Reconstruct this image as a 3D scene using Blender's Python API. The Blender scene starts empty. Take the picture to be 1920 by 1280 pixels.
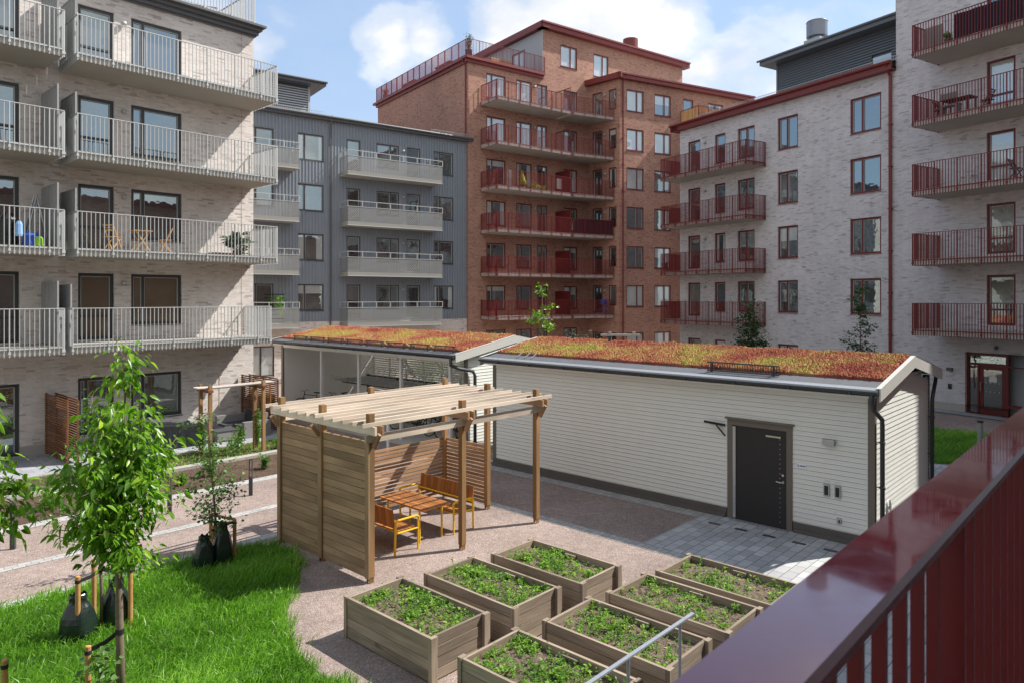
import bpy, math, random
import numpy as np
from mathutils import Vector
R = math.radians
rng = random.Random(7)
nrng = np.random.default_rng(11)
scene = bpy.context.scene
C = bpy.context.scene.collection

# ------------------------------------------------------------------ camera
cam_d = bpy.data.cameras.new("camera")
cam = bpy.data.objects.new("camera", cam_d); C.objects.link(cam)
cam.location = (0, 0, 5.0); cam.rotation_euler = (R(90), 0, 0)
cam_d.sensor_width = 36; cam_d.lens = 24.84
cam_d.shift_y = -(640 - 558) / 1920
cam_d.clip_start = 0.05; cam_d.clip_end = 2000
cam_d.dof.use_dof = True; cam_d.dof.focus_distance = 16.0; cam_d.dof.aperture_fstop = 8.0
scene.camera = cam

# ------------------------------------------------------------------ sun and sky
SUN_AZ, SUN_EL = R(71.5), R(47.5)
sv = Vector((math.sin(SUN_AZ) * math.cos(SUN_EL), math.cos(SUN_AZ) * math.cos(SUN_EL), math.sin(SUN_EL)))
sl = bpy.data.lights.new("sun", "SUN"); sl.energy = 5.0; sl.angle = R(0.55); sl.color = (1.0, 0.95, 0.89)
so = bpy.data.objects.new("sun", sl); C.objects.link(so); so.rotation_euler = sv.to_track_quat('Z', 'Y').to_euler()
so.location = (30, 10, 60)
scene.view_settings.view_transform = 'Standard'; scene.view_settings.look = 'None'
scene.view_settings.exposure = 0.66; scene.view_settings.gamma = 1.0

world = bpy.data.worlds.new("World"); scene.world = world; world.use_nodes = True

class NG:
    """tiny helper around a node tree"""
    def __init__(s, tree): s.t = tree; s.n = tree.nodes; s.l = tree.links
    def new(s, typ, **kw):
        nd = s.n.new(typ)
        for k, v in kw.items(): setattr(nd, k, v)
        return nd
    def put(s, sock, v):
        if hasattr(v, 'is_output') or isinstance(v, bpy.types.NodeSocket): s.l.new(v, sock)
        elif v is not None: sock.default_value = v
    def math(s, op, a, b=None, clamp=False):
        nd = s.new('ShaderNodeMath', operation=op, use_clamp=clamp)
        s.put(nd.inputs[0], a)
        if b is not None: s.put(nd.inputs[1], b)
        return nd.outputs[0]
    def noise(s, vec, scale, detail=4, rough=.55, lac=2.0, dist=0.0, dims='3D'):
        nd = s.new('ShaderNodeTexNoise', noise_dimensions=dims)
        if vec is not None: s.l.new(vec, nd.inputs['Vector'])
        nd.inputs['Scale'].default_value = scale; nd.inputs['Detail'].default_value = detail
        nd.inputs['Roughness'].default_value = rough; nd.inputs['Distortion'].default_value = dist
        return nd.outputs['Fac']
    def ramp(s, fac, stops, interp='LINEAR'):
        nd = s.new('ShaderNodeValToRGB'); nd.color_ramp.interpolation = interp
        el = nd.color_ramp.elements
        while len(el) < len(stops): el.new(0.5)
        for e, (p, c) in zip(el, stops):
            e.position = p; e.color = (c[0], c[1], c[2], 1) if not isinstance(c, (int, float)) else (c, c, c, 1)
        s.l.new(fac, nd.inputs[0]); return nd.outputs[0]
    def mix(s, fac, a, b, typ='MIX'):
        nd = s.new('ShaderNodeMix', data_type='RGBA', blend_type=typ)
        s.put(nd.inputs[0], fac)
        for i, v in ((6, a), (7, b)):
            if isinstance(v, tuple): v = (v[0], v[1], v[2], 1)
            s.put(nd.inputs[i], v)
        return nd.outputs[2]
    def mapv(s, vec, scale=(1, 1, 1), loc=(0, 0, 0), rot=(0, 0, 0)):
        nd = s.new('ShaderNodeMapping'); s.l.new(vec, nd.inputs[0])
        nd.inputs['Scale'].default_value = scale; nd.inputs['Location'].default_value = loc; nd.inputs['Rotation'].default_value = rot
        return nd.outputs[0]

g = NG(world.node_tree)
for nd in list(g.n): g.n.remove(nd)
sky = g.new('ShaderNodeTexSky', sky_type='NISHITA', sun_disc=False)
sky.sun_elevation = SUN_EL; sky.sun_rotation = SUN_AZ; sky.air_density = 1.0; sky.dust_density = 1.2; sky.ozone_density = 1.2
tc = g.new('ShaderNodeTexCoord').outputs['Generated']
nrm = g.new('ShaderNodeVectorMath', operation='NORMALIZE'); g.l.new(tc, nrm.inputs[0]); dirv = nrm.outputs[0]
def sky_dir(u, v):
    return Vector(((u - 960) / 1325, 1, (558 - v) / 1325)).normalized()
def blob(u, v, r, amp):
    nd = g.new('ShaderNodeVectorMath', operation='DISTANCE'); g.l.new(dirv, nd.inputs[0]); nd.inputs[1].default_value = sky_dir(u, v)
    q = g.math('DIVIDE', nd.outputs['Value'], r); q = g.math('SUBTRACT', 1.0, q); q = g.math('MAXIMUM', q, 0.0)
    q = g.math('POWER', q, 0.7)
    return g.math('MULTIPLY', q, amp)
bl = None
for a in ((735, 80, .062, .40), (790, 72, .058, .36), (700, 130, .04, .22), (960, 52, .075, .36), (1060, 25, .10, .46), (1170, 25, .10, .50), (1255, 50, .075, .42), (1140, -40, .11, .40),
          (1330, 135, .075, .28), (1400, 150, .085, .30), (1480, 200, .11, .32), (1560, 60, .2, .16), (485, 90, .05, .20), (530, 40, .05, .12), (1300, 200, .14, .3), (-400, 100, .5, .4), (2600, 0, .6, .4)):
    b_ = blob(*a); bl = b_ if bl is None else g.math('MAXIMUM', bl, b_)
mv = g.mapv(dirv, scale=(1, 1, 1.5))
n1 = g.noise(mv, 6.5, 8, .58, dist=.15); n2 = g.noise(mv, 2.1, 3, .5)
dens = g.math('ADD', g.math('MULTIPLY', n1, .62), g.math('ADD', bl, g.math('MULTIPLY', n2, .18)))
up = g.new('ShaderNodeSeparateXYZ'); g.l.new(dirv, up.inputs[0])
back = g.math('MULTIPLY', g.math('SUBTRACT', 0.25, up.outputs['Y'], clamp=True), .35)
dens = g.math('ADD', dens, back)
cl = g.ramp(dens, [(0.50, 0), (0.60, .45), (0.72, 1.0)], 'EASE')
shade = g.ramp(g.noise(mv, 9.0, 6, .55), [(0.34, (4.9, 5.25, 5.9)), (0.50, (6.1, 6.2, 6.4)), (0.62, (7.2, 7.2, 7.2))])
veil = g.math('MULTIPLY', g.ramp(g.noise(mv, 3.0, 6, .6), [(0.4, 0), (0.7, 1)]), .22)
base = g.mix(veil, sky.outputs[0], (5.6, 5.9, 6.4))
base = g.mix(0.34, base, (4.1, 5.6, 7.9))
skyc = g.mix(cl, base, shade)
bg = g.new('ShaderNodeBackground'); g.l.new(skyc, bg.inputs[0]); bg.inputs[1].default_value = 0.104
wo = g.new('ShaderNodeOutputWorld'); g.l.new(bg.outputs[0], wo.inputs[0])

# ------------------------------------------------------------------ materials
M = {}
def mat(name, col, rough=.7, metal=0.0, spec=.5, ior=1.45):
    m = bpy.data.materials.new(name); m.use_nodes = True
    g = NG(m.node_tree); b = g.n['Principled BSDF']
    b.inputs['Roughness'].default_value = rough; b.inputs['Metallic'].default_value = metal
    b.inputs['Specular IOR Level'].default_value = spec; b.inputs['IOR'].default_value = ior
    if col is not None: b.inputs['Base Color'].default_value = (*col, 1)
    M[name] = m
    return g, b
def bump(g, b, h, strength=.4, dist=.01):
    nd = g.new('ShaderNodeBump'); nd.inputs['Strength'].default_value = strength; nd.inputs['Distance'].default_value = dist
    g.l.new(h, nd.inputs['Height']); g.l.new(nd.outputs[0], b.inputs['Normal'])
def uvn(g): return g.new('ShaderNodeTexCoord').outputs['UV']
def objn(g): return g.new('ShaderNodeTexCoord').outputs['Object']

def plain(name, col, rough=.6, metal=0, var=.12, scale=3.0, spec=.5):
    g, b = mat(name, col, rough, metal, spec)
    v = g.noise(objn(g), scale, 5, .6)
    c = g.mix(v, tuple(x * (1 - var) for x in col), tuple(min(1, x * (1 + var)) for x in col))
    g.l.new(c, b.inputs['Base Color'])
    r = g.ramp(g.noise(objn(g), scale * 4, 4), [(0.3, max(0, rough - .08)), (0.7, min(1, rough + .08))]); g.l.new(r, b.inputs['Roughness'])
    return g, b

def brick(name, c1, c2, mortar, dark, bw=.24, bh=.062, darkamt=.5, soldier=False):
    g, b = mat(name, None, .88, spec=.25)
    uv = uvn(g)
    if soldier: uv = g.mapv(uv, rot=(0, 0, R(90)))
    br = g.new('ShaderNodeTexBrick'); g.l.new(uv, br.inputs['Vector'])
    br.offset = .37; br.offset_frequency = 2; br.squash_frequency = 3; br.squash = 1.25
    br.inputs['Scale'].default_value = 1; br.inputs['Brick Width'].default_value = bw; br.inputs['Row Height'].default_value = bh
    br.inputs['Mortar Size'].default_value = .007; br.inputs['Mortar Smooth'].default_value = .3; br.inputs['Bias'].default_value = 0
    br.inputs['Color1'].default_value = (*c1, 1); br.inputs['Color2'].default_value = (*c2, 1); br.inputs['Mortar'].default_value = (*mortar, 1)
    # individual darker bricks
    br2 = g.new('ShaderNodeTexBrick'); g.l.new(uv, br2.inputs['Vector'])
    br2.offset = .37; br2.offset_frequency = 2; br2.squash_frequency = 3; br2.squash = 1.25
    br2.inputs['Scale'].default_value = 1; br2.inputs['Brick Width'].default_value = bw; br2.inputs['Row Height'].default_value = bh
    br2.inputs['Mortar Size'].default_value = 0; br2.inputs['Color1'].default_value = (0, 0, 0, 1); br2.inputs['Color2'].default_value = (1, 1, 1, 1)
    sel = g.ramp(br2.outputs[0], [(0.84, 0), (0.92, 1)])
    nz = g.ramp(g.noise(g.mapv(uv, scale=(.7, 1.2, 1)), 1.6, 3), [(0.38, .15), (0.62, 1)])
    sel = g.math('MULTIPLY', g.math('MULTIPLY', sel, darkamt), nz)
    col = g.mix(sel, br.outputs[0], dark)
    big = g.ramp(g.noise(uv, .35, 4, .6), [(0.3, .88), (0.7, 1.08)])
    fine = g.ramp(g.noise(g.mapv(uv, scale=(1, 3, 1)), 9, 4, .7), [(0.25, .86), (0.75, 1.12)])
    streak = g.ramp(g.noise(g.mapv(uv, scale=(2.2, .12, 1)), 1.0, 5, .6), [(0.3, .93), (0.7, 1.04)]); fine = g.mix(1.0, fine, streak, 'MULTIPLY')
    col = g.mix(1.0, col, big, 'MULTIPLY'); col = g.mix(1.0, col, fine, 'MULTIPLY')
    g.l.new(col, b.inputs['Base Color'])
    bump(g, b, g.math('SUBTRACT', 1.0, br.outputs['Fac']), .6, .006)

brick('brick_pale', (.68, .63, .585), (.55, .50, .46), (.64, .61, .575), (.24, .19, .165))
brick('brick_whitegrey', (.58, .57, .575), (.47, .46, .465), (.56, .55, .555), (.22, .20, .20), darkamt=.5)
brick('brick_red', (.42, .225, .160), (.31, .150, .108), (.42, .33, .275), (.17, .08, .062), bw=.22, bh=.07)
plain('concrete', (.42, .40, .36), .85, var=.14, scale=1.2)
plain('concrete_slab', (.36, .345, .31), .85, var=.18, scale=.9)
plain('plinth', (.36, .34, .31), .85, var=.12)
plain('metal_grey', (.44, .455, .45), .42, metal=.1, var=.1)
plain('metal_light', (.42, .43, .42), .5, metal=.2, var=.08)
plain('metal_red', (.165, .020, .020), .38, var=.15)
plain('fascia_red', (.17, .028, .024), .45, var=.1)
plain('metal_dark', (.052, .054, .058), .45, var=.12)
plain('cornice_dark', (.095, .098, .102), .45, var=.1)
plain('frame_dark', (.045, .047, .05), .4, var=.05)
plain('frame_red', (.12, .014, .013), .4, var=.08)
plain('white_paint', (.62, .62, .60), .5, var=.05)
plain('sheet_grey', (.30, .31, .31), .5, var=.08)
plain('galvanised', (.42, .45, .47), .38, metal=.55, var=.2, scale=14)
plain('roof_sheet', (.12, .125, .13), .5, var=.12)
plain('felt', (.095, .1, .108), .8, var=.3, scale=5)
plain('black_plastic', (.012, .014, .016), .28, var=.2)
plain('green_bag', (.012, .022, .018), .22, var=.4, scale=8)
plain('grey_facade_rib', (.215, .245, .28), .55, var=.10, scale=1.5)
plain('siding_dark', (.13, .145, .16), .5, var=.06)
plain('siding_light', (.40, .42, .44), .5, var=.06)
plain('trim_taupe', (.15, .13, .105), .6, var=.08)
plain('door_dark', (.020, .020, .021), .5, var=.1)
plain('steel', (.5, .5, .5), .3, metal=.9, var=.05)
plain('paint_yellow', (.78, .47, .01), .38, var=.06)
plain('rope', (.42, .38, .34), .9, var=.25, scale=20)
plain('wicker', (.19, .185, .175), .8, var=.25, scale=40)
plain('cushion', (.05, .052, .056), .9, var=.15)
plain('cloth_white', (.6, .6, .62), .9, var=.06)
plain('pot', (.10, .07, .055), .8, var=.2)
plain('blue', (.02, .09, .42), .6, var=.2)
plain('blue_light', (.25, .45, .75), .7, var=.3, scale=8)
plain('lime', (.25, .55, .03), .6, var=.2)
plain('curtain', (.45, .47, .46), .9, var=.1)
plain('rubber', (.015, .015, .015), .7, var=.1)
plain('dark_cloth', (.022, .018, .028), .9, var=.2)
plain('bark', (.16, .125, .09), .9, var=.5, scale=22)
plain('dark_red_wood', (.10, .025, .015), .7, var=.2)

# painted boards with a slightly dirty coat
g, b = plain('shed_paint', (.70, .715, .665), .55, var=.05, scale=1.0)
# hand rail: deep red glossy coat
g, b = mat('rail_gloss', (.13, .012, .016), .10, spec=.6)
v = g.ramp(g.noise(objn(g), 26, 5, .6), [(0.35, .05), (0.7, .15)]); g.l.new(v, b.inputs['Roughness'])
c = g.mix(g.noise(objn(g), 6, 5), (.20, .010, .017), (.28, .017, .026)); g.l.new(c, b.inputs['Base Color'])
b.inputs['Coat Weight'].default_value = .8; b.inputs['Coat Roughness'].default_value = .035; b.inputs['Coat IOR'].default_value = 1.5
plain('rail_dark', (.155, .012, .014), .42, var=.2, scale=9)
# window glass: opaque pane that mirrors the surroundings over a dark room
def glass(name, room, room2, mirror):
    g, b = mat(name, None, .5)
    col = g.mix(g.ramp(g.noise(objn(g), .9, 3), [(.35, 0), (.65, 1)]), room, room2); g.l.new(col, b.inputs['Base Color'])
    gl = g.new('ShaderNodeBsdfGlossy'); gl.inputs['Roughness'].default_value = .015; gl.inputs['Color'].default_value = (.80, .95, .98, 1)
    wv = g.noise(objn(g), 1.6, 2); bp = g.new('ShaderNodeBump'); bp.inputs['Strength'].default_value = .05; bp.inputs['Distance'].default_value = .05
    g.l.new(wv, bp.inputs['Height']); g.l.new(bp.outputs[0], gl.inputs['Normal'])
    fr = g.new('ShaderNodeLayerWeight'); fr.inputs['Blend'].default_value = .25
    fac = g.math('ADD', g.math('MULTIPLY', fr.outputs['Fresnel'], .9), mirror, clamp=True)
    mx = g.new('ShaderNodeMixShader'); g.l.new(fac, mx.inputs[0]); g.l.new(b.outputs[0], mx.inputs[1]); g.l.new(gl.outputs[0], mx.inputs[2])
    out = [n for n in g.n if n.type == 'OUTPUT_MATERIAL'][0]; g.l.new(mx.outputs[0], out.inputs[0])
glass('glass_dark', (.010, .011, .012), (.03, .028, .024), .27)
glass('glass_mid', (.04, .042, .04), (.13, .125, .11), .26)
glass('glass_warm', (.10, .065, .03), (.14, .10, .06), .08)
glass('glass_blind', (.36, .38, .37), (.44, .46, .45), .22)

def wood(name, c1, c2, knot, rough=.75, gl_=18.0, plank=None):
    g, b = mat(name, None, rough, spec=.3)
    uv = uvn(g)
    gr = g.noise(g.mapv(uv, scale=(.9, gl_, 1)), 2.2, 6, .65, dist=.6)
    big = g.noise(g.mapv(uv, scale=(.35, .9, 1)), 1.1, 3, .5)
    kn = g.ramp(g.noise(g.mapv(uv, scale=(1.1, 2.2, 1)), 2.6, 1, .4), [(0.70, 0), (0.78, 1)])
    col = g.mix(g.ramp(gr, [(0.3, 0), (0.7, 1)]), c1, c2)
    col = g.mix(1.0, col, g.ramp(big, [(0.36, .66), (0.64, 1.28)]), 'MULTIPLY')
    col = g.mix(g.math('MULTIPLY', kn, .55), col, knot)
    g.l.new(col, b.inputs['Base Color']); bump(g, b, gr, .35, .004)
wood('wood_panel', (.37, .26, .155), (.255, .168, .095), (.10, .05, .02))
wood('wood_post', (.32, .19, .09), (.23, .13, .055), (.10, .05, .02))
wood('wood_rafter', (.64, .555, .455), (.50, .42, .33), (.22, .13, .07))
wood('wood_slat', (.43, .27, .155), (.31, .18, .095), (.12, .06, .03))
wood('wood_brown', (.20, .09, .04), (.13, .055, .025), (.06, .03, .02))
wood('wood_grey', (.34, .275, .205), (.195, .155, .115), (.07, .045, .035), .85)
wood('wood_bench', (.40, .17, .05), (.27, .10, .03), (.10, .04, .02), .5)
wood('wood_light', (.62, .38, .17), (.50, .28, .11), (.2, .1, .05), .5)
wood('stake', (.58, .33, .13), (.46, .24, .09), (.2, .1, .05), .6)

# ground materials
g, b = mat('gravel', None, .95, spec=.15)
o = objn(g); vo = g.new('ShaderNodeTexVoronoi'); g.l.new(o, vo.inputs['Vector']); vo.inputs['Scale'].default_value = 70
c = g.ramp(vo.outputs['Color'], [(0.0, (.17, .13, .113)), (.35, (.25, .193, .168)), (.7, (.33, .262, .23)), (1, (.47, .41, .37))])
n = g.ramp(g.noise(o, .5, 6, .65), [(0.3, .78), (0.7, 1.15)]); c = g.mix(1.0, c, n, 'MULTIPLY')
n = g.ramp(g.noise(o, 6.0, 5, .7), [(0.3, .82), (0.7, 1.16)]); c = g.mix(1.0, c, n, 'MULTIPLY')
g.l.new(c, b.inputs['Base Color']); bump(g, b, vo.outputs['Distance'], .6, .012)
g, b = mat('stones', None, .9, spec=.2)
o = objn(g); vo = g.new('ShaderNodeTexVoronoi'); g.l.new(o, vo.inputs['Vector']); vo.inputs['Scale'].default_value = 13
c = g.ramp(vo.outputs['Color'], [(0.0, (.12, .115, .11)), (.5, (.30, .28, .26)), (1, (.5, .48, .46))])
g.l.new(c, b.inputs['Base Color']); bump(g, b, vo.outputs['Distance'], 1, .04)

def pavers(name, c1, c2, mort, w, h, off=.5, rot=0):
    g, b = mat(name, None, .85, spec=.25)
    uv = g.mapv(uvn(g), rot=(0, 0, rot))
    br = g.new('ShaderNodeTexBrick'); g.l.new(uv, br.inputs['Vector']); br.offset = off
    br.inputs['Scale'].default_value = 1; br.inputs['Brick Width'].default_value = w; br.inputs['Row Height'].default_value = h
    br.inputs['Mortar Size'].default_value = .006; br.inputs['Mortar Smooth'].default_value = .2
    br.inputs['Color1'].default_value = (*c1, 1); br.inputs['Color2'].default_value = (*c2, 1); br.inputs['Mortar'].default_value = (*mort, 1)
    n = g.ramp(g.noise(uv, 1.2, 6, .7), [(0.3, .85), (0.7, 1.12)]); c = g.mix(1.0, br.outputs[0], n, 'MULTIPLY')
    n = g.ramp(g.noise(uv, 60, 3, .7), [(0.3, .88), (0.7, 1.1)]); c = g.mix(1.0, c, n, 'MULTIPLY')
    g.l.new(c, b.inputs['Base Color']); bump(g, b, g.math('SUBTRACT', 1.0, br.outputs['Fac']), .5, .008)
pavers('pavers_grey', (.48, .485, .48), (.34, .345, .345), (.10, .095, .09), .35, .21, .5)
pavers('pavers_strip', (.42, .41, .39), (.33, .325, .31), (.16, .15, .14), .21, .14, .5)
pavers('pavers_terrace', (.34, .35, .37), (.27, .28, .30), (.12, .12, .12), .40, .40, .5)
pavers('kerb_stone', (.38, .36, .32), (.31, .29, .26), (.2, .19, .17), 1.0, .30, .5)

g, b = mat('soil', None, .97, spec=.1)
o = objn(g); c = g.ramp(g.noise(o, 26, 6, .75), [(0.3, (.035, .022, .015)), (0.5, (.10, .068, .048)), (0.68, (.24, .18, .14))])
n = g.ramp(g.noise(o, 2, 4), [(0.3, .75), (0.7, 1.2)]); c = g.mix(1.0, c, n, 'MULTIPLY')
g.l.new(c, b.inputs['Base Color']); bump(g, b, g.noise(o, 18, 6, .75), 1, .05)
g, b = mat('soil_light', None, .97, spec=.1)
o = objn(g); c = g.ramp(g.noise(o, 32, 6, .75), [(0.3, (.07, .05, .036)), (0.5, (.17, .125, .095)), (0.68, (.33, .26, .21))])
g.l.new(c, b.inputs['Base Color']); bump(g, b, g.noise(o, 22, 6, .75), 1, .04)
plain('grass_ground', (.07, .13, .02), .95, var=.4, scale=6)

def leafmat(name, dark, mid, light, scale=1.5, trans=.35, rough=.45):
    g, b = mat(name, None, rough, spec=.4)
    at = g.new('ShaderNodeAttribute', attribute_name='tint'); n = g.noise(objn(g), scale, 4, .6)
    f = g.math('ADD', g.math('MULTIPLY', at.outputs['Fac'], .62), g.math('MULTIPLY', n, .38))
    c = g.ramp(f, [(0.12, dark), (0.5, mid), (0.9, light)])
    g.l.new(c, b.inputs['Base Color'])
    tr = g.new('ShaderNodeBsdfTranslucent'); cc = g.mix(1.0, c, (1.5, 1.7, .8), 'MULTIPLY'); g.l.new(cc, tr.inputs[0])
    mx = g.new('ShaderNodeMixShader'); mx.inputs[0].default_value = trans
    g.l.new(b.outputs[0], mx.inputs[1]); g.l.new(tr.outputs[0], mx.inputs[2])
    out = [n for n in g.n if n.type == 'OUTPUT_MATERIAL'][0]; g.l.new(mx.outputs[0], out.inputs[0])
leafmat('leaf_cherry', (.045, .115, .012), (.145, .30, .024), (.40, .53, .05), .9, .42, .30)
leafmat('leaf_apple', (.035, .09, .02), (.09, .19, .04), (.22, .34, .09), 1.2, .3, .45)
leafmat('leaf_dark', (.015, .04, .014), (.03, .085, .026), (.07, .15, .04), 1.0, .25, .5)
leafmat('leaf_silver', (.05, .075, .06), (.09, .13, .10), (.16, .21, .16), 2.0, .2, .6)
leafmat('leaf_weed', (.05, .12, .015), (.12, .26, .03), (.30, .44, .06), 2.5, .35, .5)
leafmat('grass_blade', (.07, .17, .02), (.19, .385, .05), (.52, .66, .20), .8, .45, .36)
leafmat('leaf_yellow', (.25, .28, .01), (.42, .45, .02), (.6, .62, .05), 2.0, .3, .5)

g, b = mat('sedum', None, .9, spec=.2)
o = objn(g); at = g.new('ShaderNodeAttribute', attribute_name='tint')
def sedum_col(g, o, tint):
    p = g.noise(o, .55, 5, .6); q = g.noise(o, 3.2, 5, .7)
    f = g.math('ADD', g.math('MULTIPLY', p, .82), g.math('ADD', g.math('MULTIPLY', q, .20), g.math('MULTIPLY', tint, .13)))
    return g.ramp(f, [(0.36, (.18, .045, .035)), (0.46, (.36, .095, .065)), (0.54, (.42, .145, .085)), (0.60, (.44, .24, .10)), (0.67, (.44, .36, .09)), (.76, (.30, .36, .06))])
c = sedum_col(g, o, at.outputs['Fac']); g.l.new(c, b.inputs['Base Color'])
bump(g, b, g.noise(o, 30, 5, .7), 1, .05)

# perforated balcony sheet with real see-through holes
g, b = mat('perforated', (.27, .275, .265), .5, metal=.2)
uv = uvn(g); sp = g.new('ShaderNodeSeparateXYZ'); g.l.new(g.mapv(uv, scale=(1, 1, 1)), sp.inputs[0])
row = g.math('MULTIPLY', sp.outputs['Y'], 1 / .06); ro = g.math('FLOOR', row)
uu = g.math('ADD', g.math('MULTIPLY', sp.outputs['X'], 1 / .14), g.math('MULTIPLY', ro, .5))
fx = g.math('ABSOLUTE', g.math('SUBTRACT', g.math('FRACT', uu), .5)); fy = g.math('ABSOLUTE', g.math('SUBTRACT', g.math('FRACT', row), .5))
hole = g.math('MULTIPLY', g.math('LESS_THAN', fx, .38), g.math('LESS_THAN', fy, .27))
tr = g.new('ShaderNodeBsdfTransparent'); mx = g.new('ShaderNodeMixShader'); g.l.new(hole, mx.inputs[0]); g.l.new(b.outputs[0], mx.inputs[1]); g.l.new(tr.outputs[0], mx.inputs[2])
out = [n for n in g.n if n.type == 'OUTPUT_MATERIAL'][0]; g.l.new(mx.outputs[0], out.inputs[0])

# ------------------------------------------------------------------ geometry helpers
class Fr:
    """horizontal frame: pt(s, o, z) with s along ex, o along ey"""
    def __init__(f, org, ex, ey=None):
        f.o = Vector((org[0], org[1])); f.x = Vector(ex).normalized()
        f.y = Vector(ey).normalized() if ey is not None else Vector((-f.x.y, f.x.x))
        f.rh = (f.x.x * f.y.y - f.x.y * f.y.x) > 0
    def pt(f, s, o, z):
        p = f.o + f.x * s + f.y * o
        return (p.x, p.y, z)
    def xy(f, s, o): p = f.pt(s, o, 0); return (p[0], p[1])
AX, BX = (.677, .736), (-.736, .677)
G = Fr((0, 0), AX, BX)          # courtyard grid: a along the sheds' gables, b along their long walls
ID = Fr((0, 0), (1, 0), (0, 1))

class MB:
    def __init__(m): m.v = []; m.f = []; m.uv = []; m.mi = []; m.cur = 0; m.mats = []
    def face(m, pts, uvs=None):
        i = len(m.v); m.v += [tuple(p) for p in pts]; m.f.append(tuple(range(i, i + len(pts))))
        m.uv += uvs if uvs else [(0, 0)] * len(pts); m.mi.append(m.cur)
    def box(m, F, s0, s1, o0, o1, z0, z1, rnd=True, z1b=None):
        """box in frame F; z1b: different top height on the o1 side"""
        if s1 < s0: s0, s1 = s1, s0
        if o1 < o0: o0, o1 = o1, o0; z1, z1b = (z1b, z1) if z1b is not None else (z1, None)
        zb = z1 if z1b is None else z1b
        P = [F.pt(s0, o0, z0), F.pt(s1, o0, z0), F.pt(s1, o1, z0), F.pt(s0, o1, z0), F.pt(s0, o0, z1), F.pt(s1, o0, z1), F.pt(s1, o1, zb), F.pt(s0, o1, zb)]
        D = (s1 - s0, o1 - o0, z1 - z0); K = [(s0, o0, z0), (s1, o0, z0), (s1, o1, z0), (s0, o1, z0), (s0, o0, z1), (s1, o0, z1), (s1, o1, zb), (s0, o1, zb)]
        r = (rng.random() * 50, rng.random() * 50) if rnd else (0, 0)
        L = D.index(max(D))
        for q, ax in (((0, 3, 2, 1), (0, 1)), ((4, 5, 6, 7), (0, 1)), ((0, 1, 5, 4), (0, 2)), ((2, 3, 7, 6), (0, 2)), ((1, 2, 6, 5), (1, 2)), ((3, 0, 4, 7), (1, 2))):
            a, b_ = ax
            if rnd and b_ == L: a, b_ = b_, a
            uvs = [(K[i][a] + r[0], K[i][b_] + r[1]) for i in q]
            idx = q
            if not F.rh: idx = q[::-1]; uvs = uvs[::-1]
            m.face([P[i] for i in idx], uvs)
    def bar(m, p, q, w, h=None, rnd=True):
        """rectangular bar between two points (w across horizontally, h upright)"""
        h = h or w; p = Vector(p); q = Vector(q); d = q - p; L = d.length
        if L < 1e-6: return
        d = d / L; up = Vector((0, 0, 1)) if abs(d.z) < .95 else Vector((0, 1, 0))
        sx = d.cross(up).normalized() * (w / 2); sz = sx.normalized().cross(d).normalized() * (h / 2)
        A_ = [p + sx * a + sz * c for a, c in ((-1, -1), (1, -1), (1, 1), (-1, 1))]; B_ = [x + d * L for x in A_]
        r = (rng.random() * 50, rng.random() * 50) if rnd else (0, 0)
        for i in range(4):
            j = (i + 1) % 4; ww = w if i % 2 == 0 else h
            m.face([A_[j], A_[i], B_[i], B_[j]][::-1], [(r[0] + L, r[1]), (r[0] + L, r[1] + ww), (r[0], r[1] + ww), (r[0], r[1])])
        m.face(A_[::-1], [(0, 0), (w, 0), (w, h), (0, h)]); m.face(B_, [(0, 0), (w, 0), (w, h), (0, h)])
    def tube(m, pts, rad, n=8, cap=True):
        pts = [Vector(p) for p in pts]; rs = rad if isinstance(rad, (list, tuple)) else [rad] * len(pts)
        i0 = len(m.v); ref = None
        for k, p in enumerate(pts):
            a = pts[max(0, k - 1)]; b_ = pts[min(len(pts) - 1, k + 1)]; d = (b_ - a).normalized()
            if ref is None: ref = Vector((1, 0, 0)) if abs(d.x) < .8 else Vector((0, 1, 0))
            x = (ref - d * ref.dot(d)).normalized(); y = d.cross(x); ref = x
            for j in range(n):
                t = 2 * math.pi * j / n; m.v.append(tuple(p + (x * math.cos(t) + y * math.sin(t)) * rs[k]))
        for k in range(len(pts) - 1):
            for j in range(n):
                a = i0 + k * n + j; b_ = i0 + k * n + (j + 1) % n
                m.f.append((a, b_, b_ + n, a + n)); m.mi.append(m.cur)
                m.uv += [(j / n * .3, k * .3), ((j + 1) / n * .3, k * .3), ((j + 1) / n * .3, k * .3 + .3), (j / n * .3, k * .3 + .3)]
        if cap:
            m.f.append(tuple(i0 + j for j in range(n))[::-1]); m.mi.append(m.cur); m.uv += [(0, 0)] * n
            m.f.append(tuple(i0 + (len(pts) - 1) * n + j for j in range(n))); m.mi.append(m.cur); m.uv += [(0, 0)] * n
    def cyl(m, c, r, z0, z1, n=16, r1=None): m.tube([(c[0], c[1], z0), (c[0], c[1], z1)], [r, r1 if r1 is not None else r], n)
    def prism(m, pts, z0, z1):
        """pts: world xy, counter-clockwise or not"""
        ar = sum(pts[i][0] * pts[(i + 1) % len(pts)][1] - pts[(i + 1) % len(pts)][0] * pts[i][1] for i in range(len(pts)))
        if ar < 0: pts = pts[::-1]
        m.face([(x, y, z1) for x, y in pts], [(x, y) for x, y in pts]); m.face([(x, y, z0) for x, y in pts][::-1], [(x, y) for x, y in pts][::-1])
        for i in range(len(pts)):
            p, q = pts[i], pts[(i + 1) % len(pts)]; L = math.dist(p, q)
            m.face([(*p, z0), (*q, z0), (*q, z1), (*p, z1)], [(0, z0), (L, z0), (L, z1), (0, z1)])
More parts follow.
